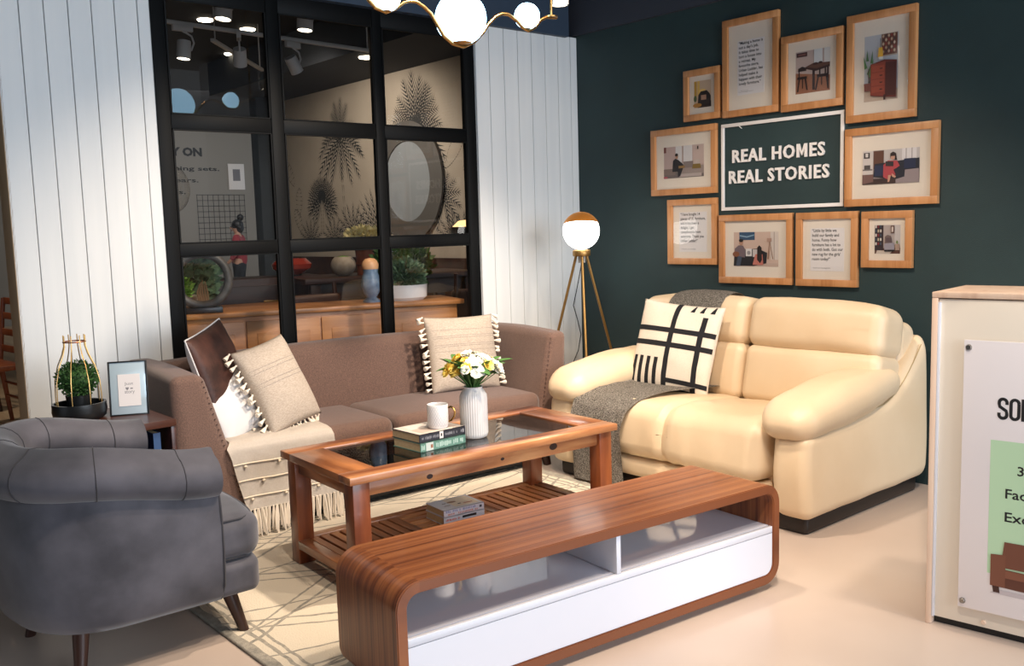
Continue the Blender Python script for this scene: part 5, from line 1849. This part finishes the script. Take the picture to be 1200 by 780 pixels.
gallery('landscape frame below the sign, photo of couple with guitar', 3.425, 2.934, .986, 1.382, inner=(.145, .19, .865, .80), art=[
    ('#c0a799', rc(0, 0, 1, 1)), ('#b59f92', rc(.0, 0, 1, .1)), ('#2f4a66', rc(.13, .77, .48, 1)), ('#7f9aad', [(.14, .88), (.3, .84), (.47, .9), (.47, .93), (.3, .88), (.14, .92)]), ('#c9bdb5', rc(.83, .2, 1, 1)), ('#a8998f', rc(.9, .2, .92, 1)), ('#1d1b20', [(0, .02), (.02, .4), (.28, .5), (.55, .52), (.76, .4), (.74, .1), (.46, .02)]), ('#cfcac8', rc(.28, .3, .42, .52)), ('#bdb6b4', rc(.44, .28, .54, .5)), ('#8f8a8c', el(.35, .4, .04, .06)),
    ('#6a5a60', [(.02, .3), (.03, .52), (.12, .62), (.22, .6), (.28, .48), (.26, .26)]), ('#a67e6a', el(.175, .7, .045, .09)), ('#1e1918', el(.175, .76, .05, .05)), ('#7b4b30', el(.06, .36, .08, .08)), ('#3d4656', [(.06, .02), (.1, .3), (.2, .28), (.16, .02)]), ('#b86f62', [(.44, .05), (.5, .36), (.66, .36), (.68, .05)]), ('#b78a75', el(.59, .52, .04, .08)), ('#1d1514', [(.54, .2), (.545, .55), (.59, .62), (.64, .55), (.65, .2), (.61, .1)]), ('#a58576', rc(.76, .72, .86, .82)), ('#8a6a55', [(.77, .22), (.81, .72), (.82, .72), (.8, .22)]), ('#8a6a55', [(.88, .22), (.82, .72), (.83, .72), (.9, .22)])])
gallery('portrait frame bottom row with quote about furniture and the girls room', 2.910, 2.548, .984, 1.380, inner=(.16, .14, .85, .85), quote=(
    '\u201cLittle by little we\nbuild our family and\nhome. Funny how\nfurniture has a lot to\ndo with both. Got our\nnew rug for the girls\u2019\nroom today!\u201d', '- from an Instagram', .92, .76))
gallery('small portrait frame at lower right, photo of grey armchair by bookshelf', 2.526, 2.256, 1.089, 1.375, inner=(.16, .16, .85, .84), art=[
    ('#a89c98', rc(0, 0, 1, 1)), ('#b9b3b2', rc(.78, .3, 1, 1)), ('#5a3a30', rc(0, 0, 1, .2)), ('#beb1a6', [(.05, 0), (.6, 0), (.7, .1), (.1, .12)]), ('#33262a', rc(0, .12, .34, 1))] +
    [(['#c9c3bd', '#7c2f33', '#3c4654', '#b8a98f'][(i + j * 2) % 4], rc(.02 + i * .1, .3 + j * .15, .08 + i * .1, .4 + j * .15)) for i in range(3) for j in range(5)] + [
    ('#5c4038', rc(.64, .72, .78, .98)), ('#bbaea6', rc(.67, .76, .75, .94)), ('#6b5a58', [(.4, .3), (.42, .6), (.52, .66), (.66, .62), (.7, .38)]), ('#57474a', rc(.46, .4, .68, .56)), ('#8f8a94', [(.4, .12), (.4, .36), (.78, .38), (.8, .14)]), ('#1c1718', rc(.4, .08, .78, .14)), ('#9a8274', [(.82, .12), (.82, .34), (1, .34), (1, .12)]), ('#6b7b4a', el(.9, .4, .04, .06))])

sg = thing('wall_sign', 'white outline frame with REAL HOMES REAL STORIES letters on green wall', 'sign', (XG - .0005, 3.027, 1.655), tuple(FE))
wd, hg, fw = .778, .495, .019
for (x, y, sx, sy) in ((0, hg / 2 - fw / 2, wd, fw), (0, -hg / 2 + fw / 2, wd, fw), (-wd / 2 + fw / 2, 0, fw, hg - 2 * fw), (wd / 2 - fw / 2, 0, fw, hg - 2 * fw)):
    obj('outline_strip', box(new(), (x, y, .005), (sx, sy, .01), .001), M_letter, sg)
for txt, y0_, x0_, w_, h_ in (('REAL HOMES', 1.678 - 1.655, 3.027 - 3.338, .590, .074), ('REAL STORIES', 1.560 - 1.655, 3.027 - 3.362, .641, .074)):
    # letters one by one
    cu = text_mesh(txt, w_, h_, .022, .010, track=1.12)
    for v in cu.verts: v.co = Vector((x0_ + v.co.x, y0_ + v.co.y, v.co.z + .001))
    for k, piece in enumerate(islands(cu)):
        if txt == 'REAL HOMES' and k == 2:      # the M, drawn as its own outline
            mx0, mx1 = min(v.co.x for v in piece.verts), max(v.co.x for v in piece.verts)
            my0, my1 = min(v.co.y for v in piece.verts), max(v.co.y for v in piece.verts)
            mw, mh, ms_ = mx1 - mx0, my1 - my0, .0155
            piece.free()
            outl = [(0, 0), (0, mh), (ms_ * 1.1, mh), (mw / 2, mh * .42), (mw - ms_ * 1.1, mh), (mw, mh), (mw, 0), (mw - ms_, 0), (mw - ms_, mh * .60), (mw / 2, mh * .12), (ms_, mh * .60), (ms_, 0)]
            piece = prism(new(), outl, .001, .011, lambda a_, b_, d_: (mx0 + a_, my0 + b_, d_))
        bmesh.ops.recalc_face_normals(piece, faces=piece.faces[:])
        if piece.calc_volume(signed=True) < 0: bmesh.ops.reverse_faces(piece, faces=piece.faces[:])
        obj('letter', piece, M_letter, sg, 1, keep=True)
bm = box(new(), (-.255, .222, .011), (.004, .03, .0015), rot=(0, 0, .9))
obj('loose_tape', bm, M_letter, sg)

# ------------------------------------------------------------------ podium with poster
PD = thing('display_podium', 'cream display podium with birch edges at the right of frame', 'podium', (2.973, 1.409, 0), R(-82.7))
PW, PDp, PH = .95, .34, 1.104
obj('top_board', box(new(), (PW / 2, PDp / 2, PH - .009), (PW, PDp, .018), .002), M_birch, PD)
for x in (.009, PW - .009):
    obj('side_board', box(new(), (x, PDp / 2, (PH - .0185) / 2), (.018, PDp, PH - .0185), .002), M_birch, PD)
obj('bright_edge_strip', box(new(), (.0225, .008, .55), (.008, .012, PH - .06), .001), M_white, PD)
obj('front_panel', box(new(), (PW / 2, .018, .555), (PW - .04, .016, PH - .05), .001), M_podium, PD)
obj('back_panel', box(new(), (PW / 2, PDp - .01, .55), (PW - .04, .016, PH - .05), .001), M_podium, PD)
obj('recess', box(new(), (PW / 2, PDp / 2, .012), (PW - .04, PDp - .06, .022)), M_tray, PD)
bm = lathe(new(), [(0, .006), (.006, .006), (.008, 0), (0, 0)], 14)
for v in bm.verts: v.co = Vector((.177 + v.co.x, .010 - v.co.z, .045 + v.co.y))
obj('panel_screw', bm, M_birch, PD)
PO_ = thing('poster_board', 'white acrylic poster with mint block and brown sofa picture on podium', 'poster', (2.973, 1.409, 0), R(-82.7))
yp = -.012
obj('acrylic_sheet', box(new(), (.475, yp, .524), (.74, .006, .868), .001), M_poster, PO_)
for x in (.119, .831):
    for z in (.935, .112):
        bm = lathe(new(), [(0, .010), (.007, .010), (.0095, .006), (.0095, -.02), (0, -.02)], 18)
        for v in bm.verts: v.co = Vector((x + v.co.x, yp - v.co.z, z + v.co.y))
        obj('standoff_bolt', bm, M_steel, PO_)
yf = yp - .0036
def onpost(bm, x, z, dy=0):
    for v in bm.verts: v.co = Vector((x + v.co.x, yf - dy - v.co.z, z + v.co.y))
    return bm
bm = new(); bm.faces.new([bm.verts.new(p) for p in ((.19, 0, 0), (.76, 0, 0), (.76, .428, 0), (.19, .428, 0))])
obj('mint_block', onpost(bm, 0, .222), M_mint, PO_, keep=True)
def ribbon(bm, pts, w_, z=0):
    n_ = len(pts); L_r = []
    for i in range(n_):
        a = pts[max(i - 1, 0)]; b = pts[min(i + 1, n_ - 1)]
        d = math.hypot(b[0] - a[0], b[1] - a[1]) or 1
        nx, ny = -(b[1] - a[1]) / d * w_ / 2, (b[0] - a[0]) / d * w_ / 2
        L_r.append((bm.verts.new((pts[i][0] + nx, pts[i][1] + ny, z)), bm.verts.new((pts[i][0] - nx, pts[i][1] - ny, z))))
    for (a, b), (c, d) in zip(L_r, L_r[1:]): bm.faces.new((a, b, d, c))


def letter_strokes(ch):
    h_, w_ = .060, .022
    A = lambda cx, cy, rx, ry, a0, a1, n=10: [(cx + rx * math.cos(R(a0 + (a1 - a0) * i / n)), cy + ry * math.sin(R(a0 + (a1 - a0) * i / n))) for i in range(n + 1)]
    r_ = w_ / 2
    if ch == 'S': return [[(w_, h_ - r_ - .006)] + A(r_, h_ - r_, r_, r_, 0, 180) + [(0, h_ - r_ - .004), (.002, h_ * .60), (w_ - .002, h_ * .40), (w_, r_ + .004)] + A(r_, r_, r_, r_, 0, -180) + [(0, r_ + .006)]]
    if ch == 'O': return [A(r_, h_ - r_, r_, r_, 0, 180) + A(r_, r_, r_, r_, 180, 360) + [(w_, r_ + .001), (w_, h_ - r_)]]
    if ch == 'F': return [[(0, -.004), (0, h_ + .004)], [(0, h_), (w_, h_)], [(0, h_ * .52), (w_ * .85, h_ * .52)]]
    return [[(0, -.004), (r_, h_ + .004), (w_, -.004)], [(.004, h_ * .25), (w_ - .004, h_ * .25)]]


for k, ch in enumerate('SOFA'):
    bm = new()
    for q_, st in enumerate(letter_strokes(ch)): ribbon(bm, st, .0095, .00012 * q_)
    obj('headline_letter', onpost(bm, .211 + .0335 * k, .721, .0006), M_ink, PO_, keep=True)
for s_, x, z, w_, h_ in (('3', .268, .546, .018, .03), ('Fade', .236, .470, .085, .031), ('Excellent', .236, .396, .18, .031)):
    obj('poster_lettering', onpost(text_mesh(s_, w_, h_, .014), x, z, .0006), M_ink, PO_)
print_art('sofa_print', PO_, [('#b9aeb0', [(.0, .0), (1, .0), (1, .06), (.05, .08)]), ('#3d2118', [(.02, .02), (.06, .02), (.05, .2), (.01, .2)]), ('#3d2118', [(.95, .0), (.99, .0), (.99, .2), (.94, .2)]), ('#5b3325', [(.0, .14), (1, .06), (1, .4), (0, .48)]), ('#6d4130', [(.06, .5), (.08, .98), (.94, .98), (.94, .5)]), ('#7c4c38', [(.08, .32), (.08, .46), (.92, .42), (.92, .28)]), ('#744633', [(0, .14), (0, .72), (.09, .74), (.09, .14)]), ('#744633', [(.91, .08), (.91, .72), (1, .74), (1, .06)]), ('#5e3526', rc(.49, .5, .5, .98))], .20, 0, .48, .175)
for o in PO_.children:
    if o.name.startswith('sofa_print'):
        for v in o.data.vertices: v.co = Vector((v.co.x, yf - .0012 - v.co.z, .160 + v.co.y))
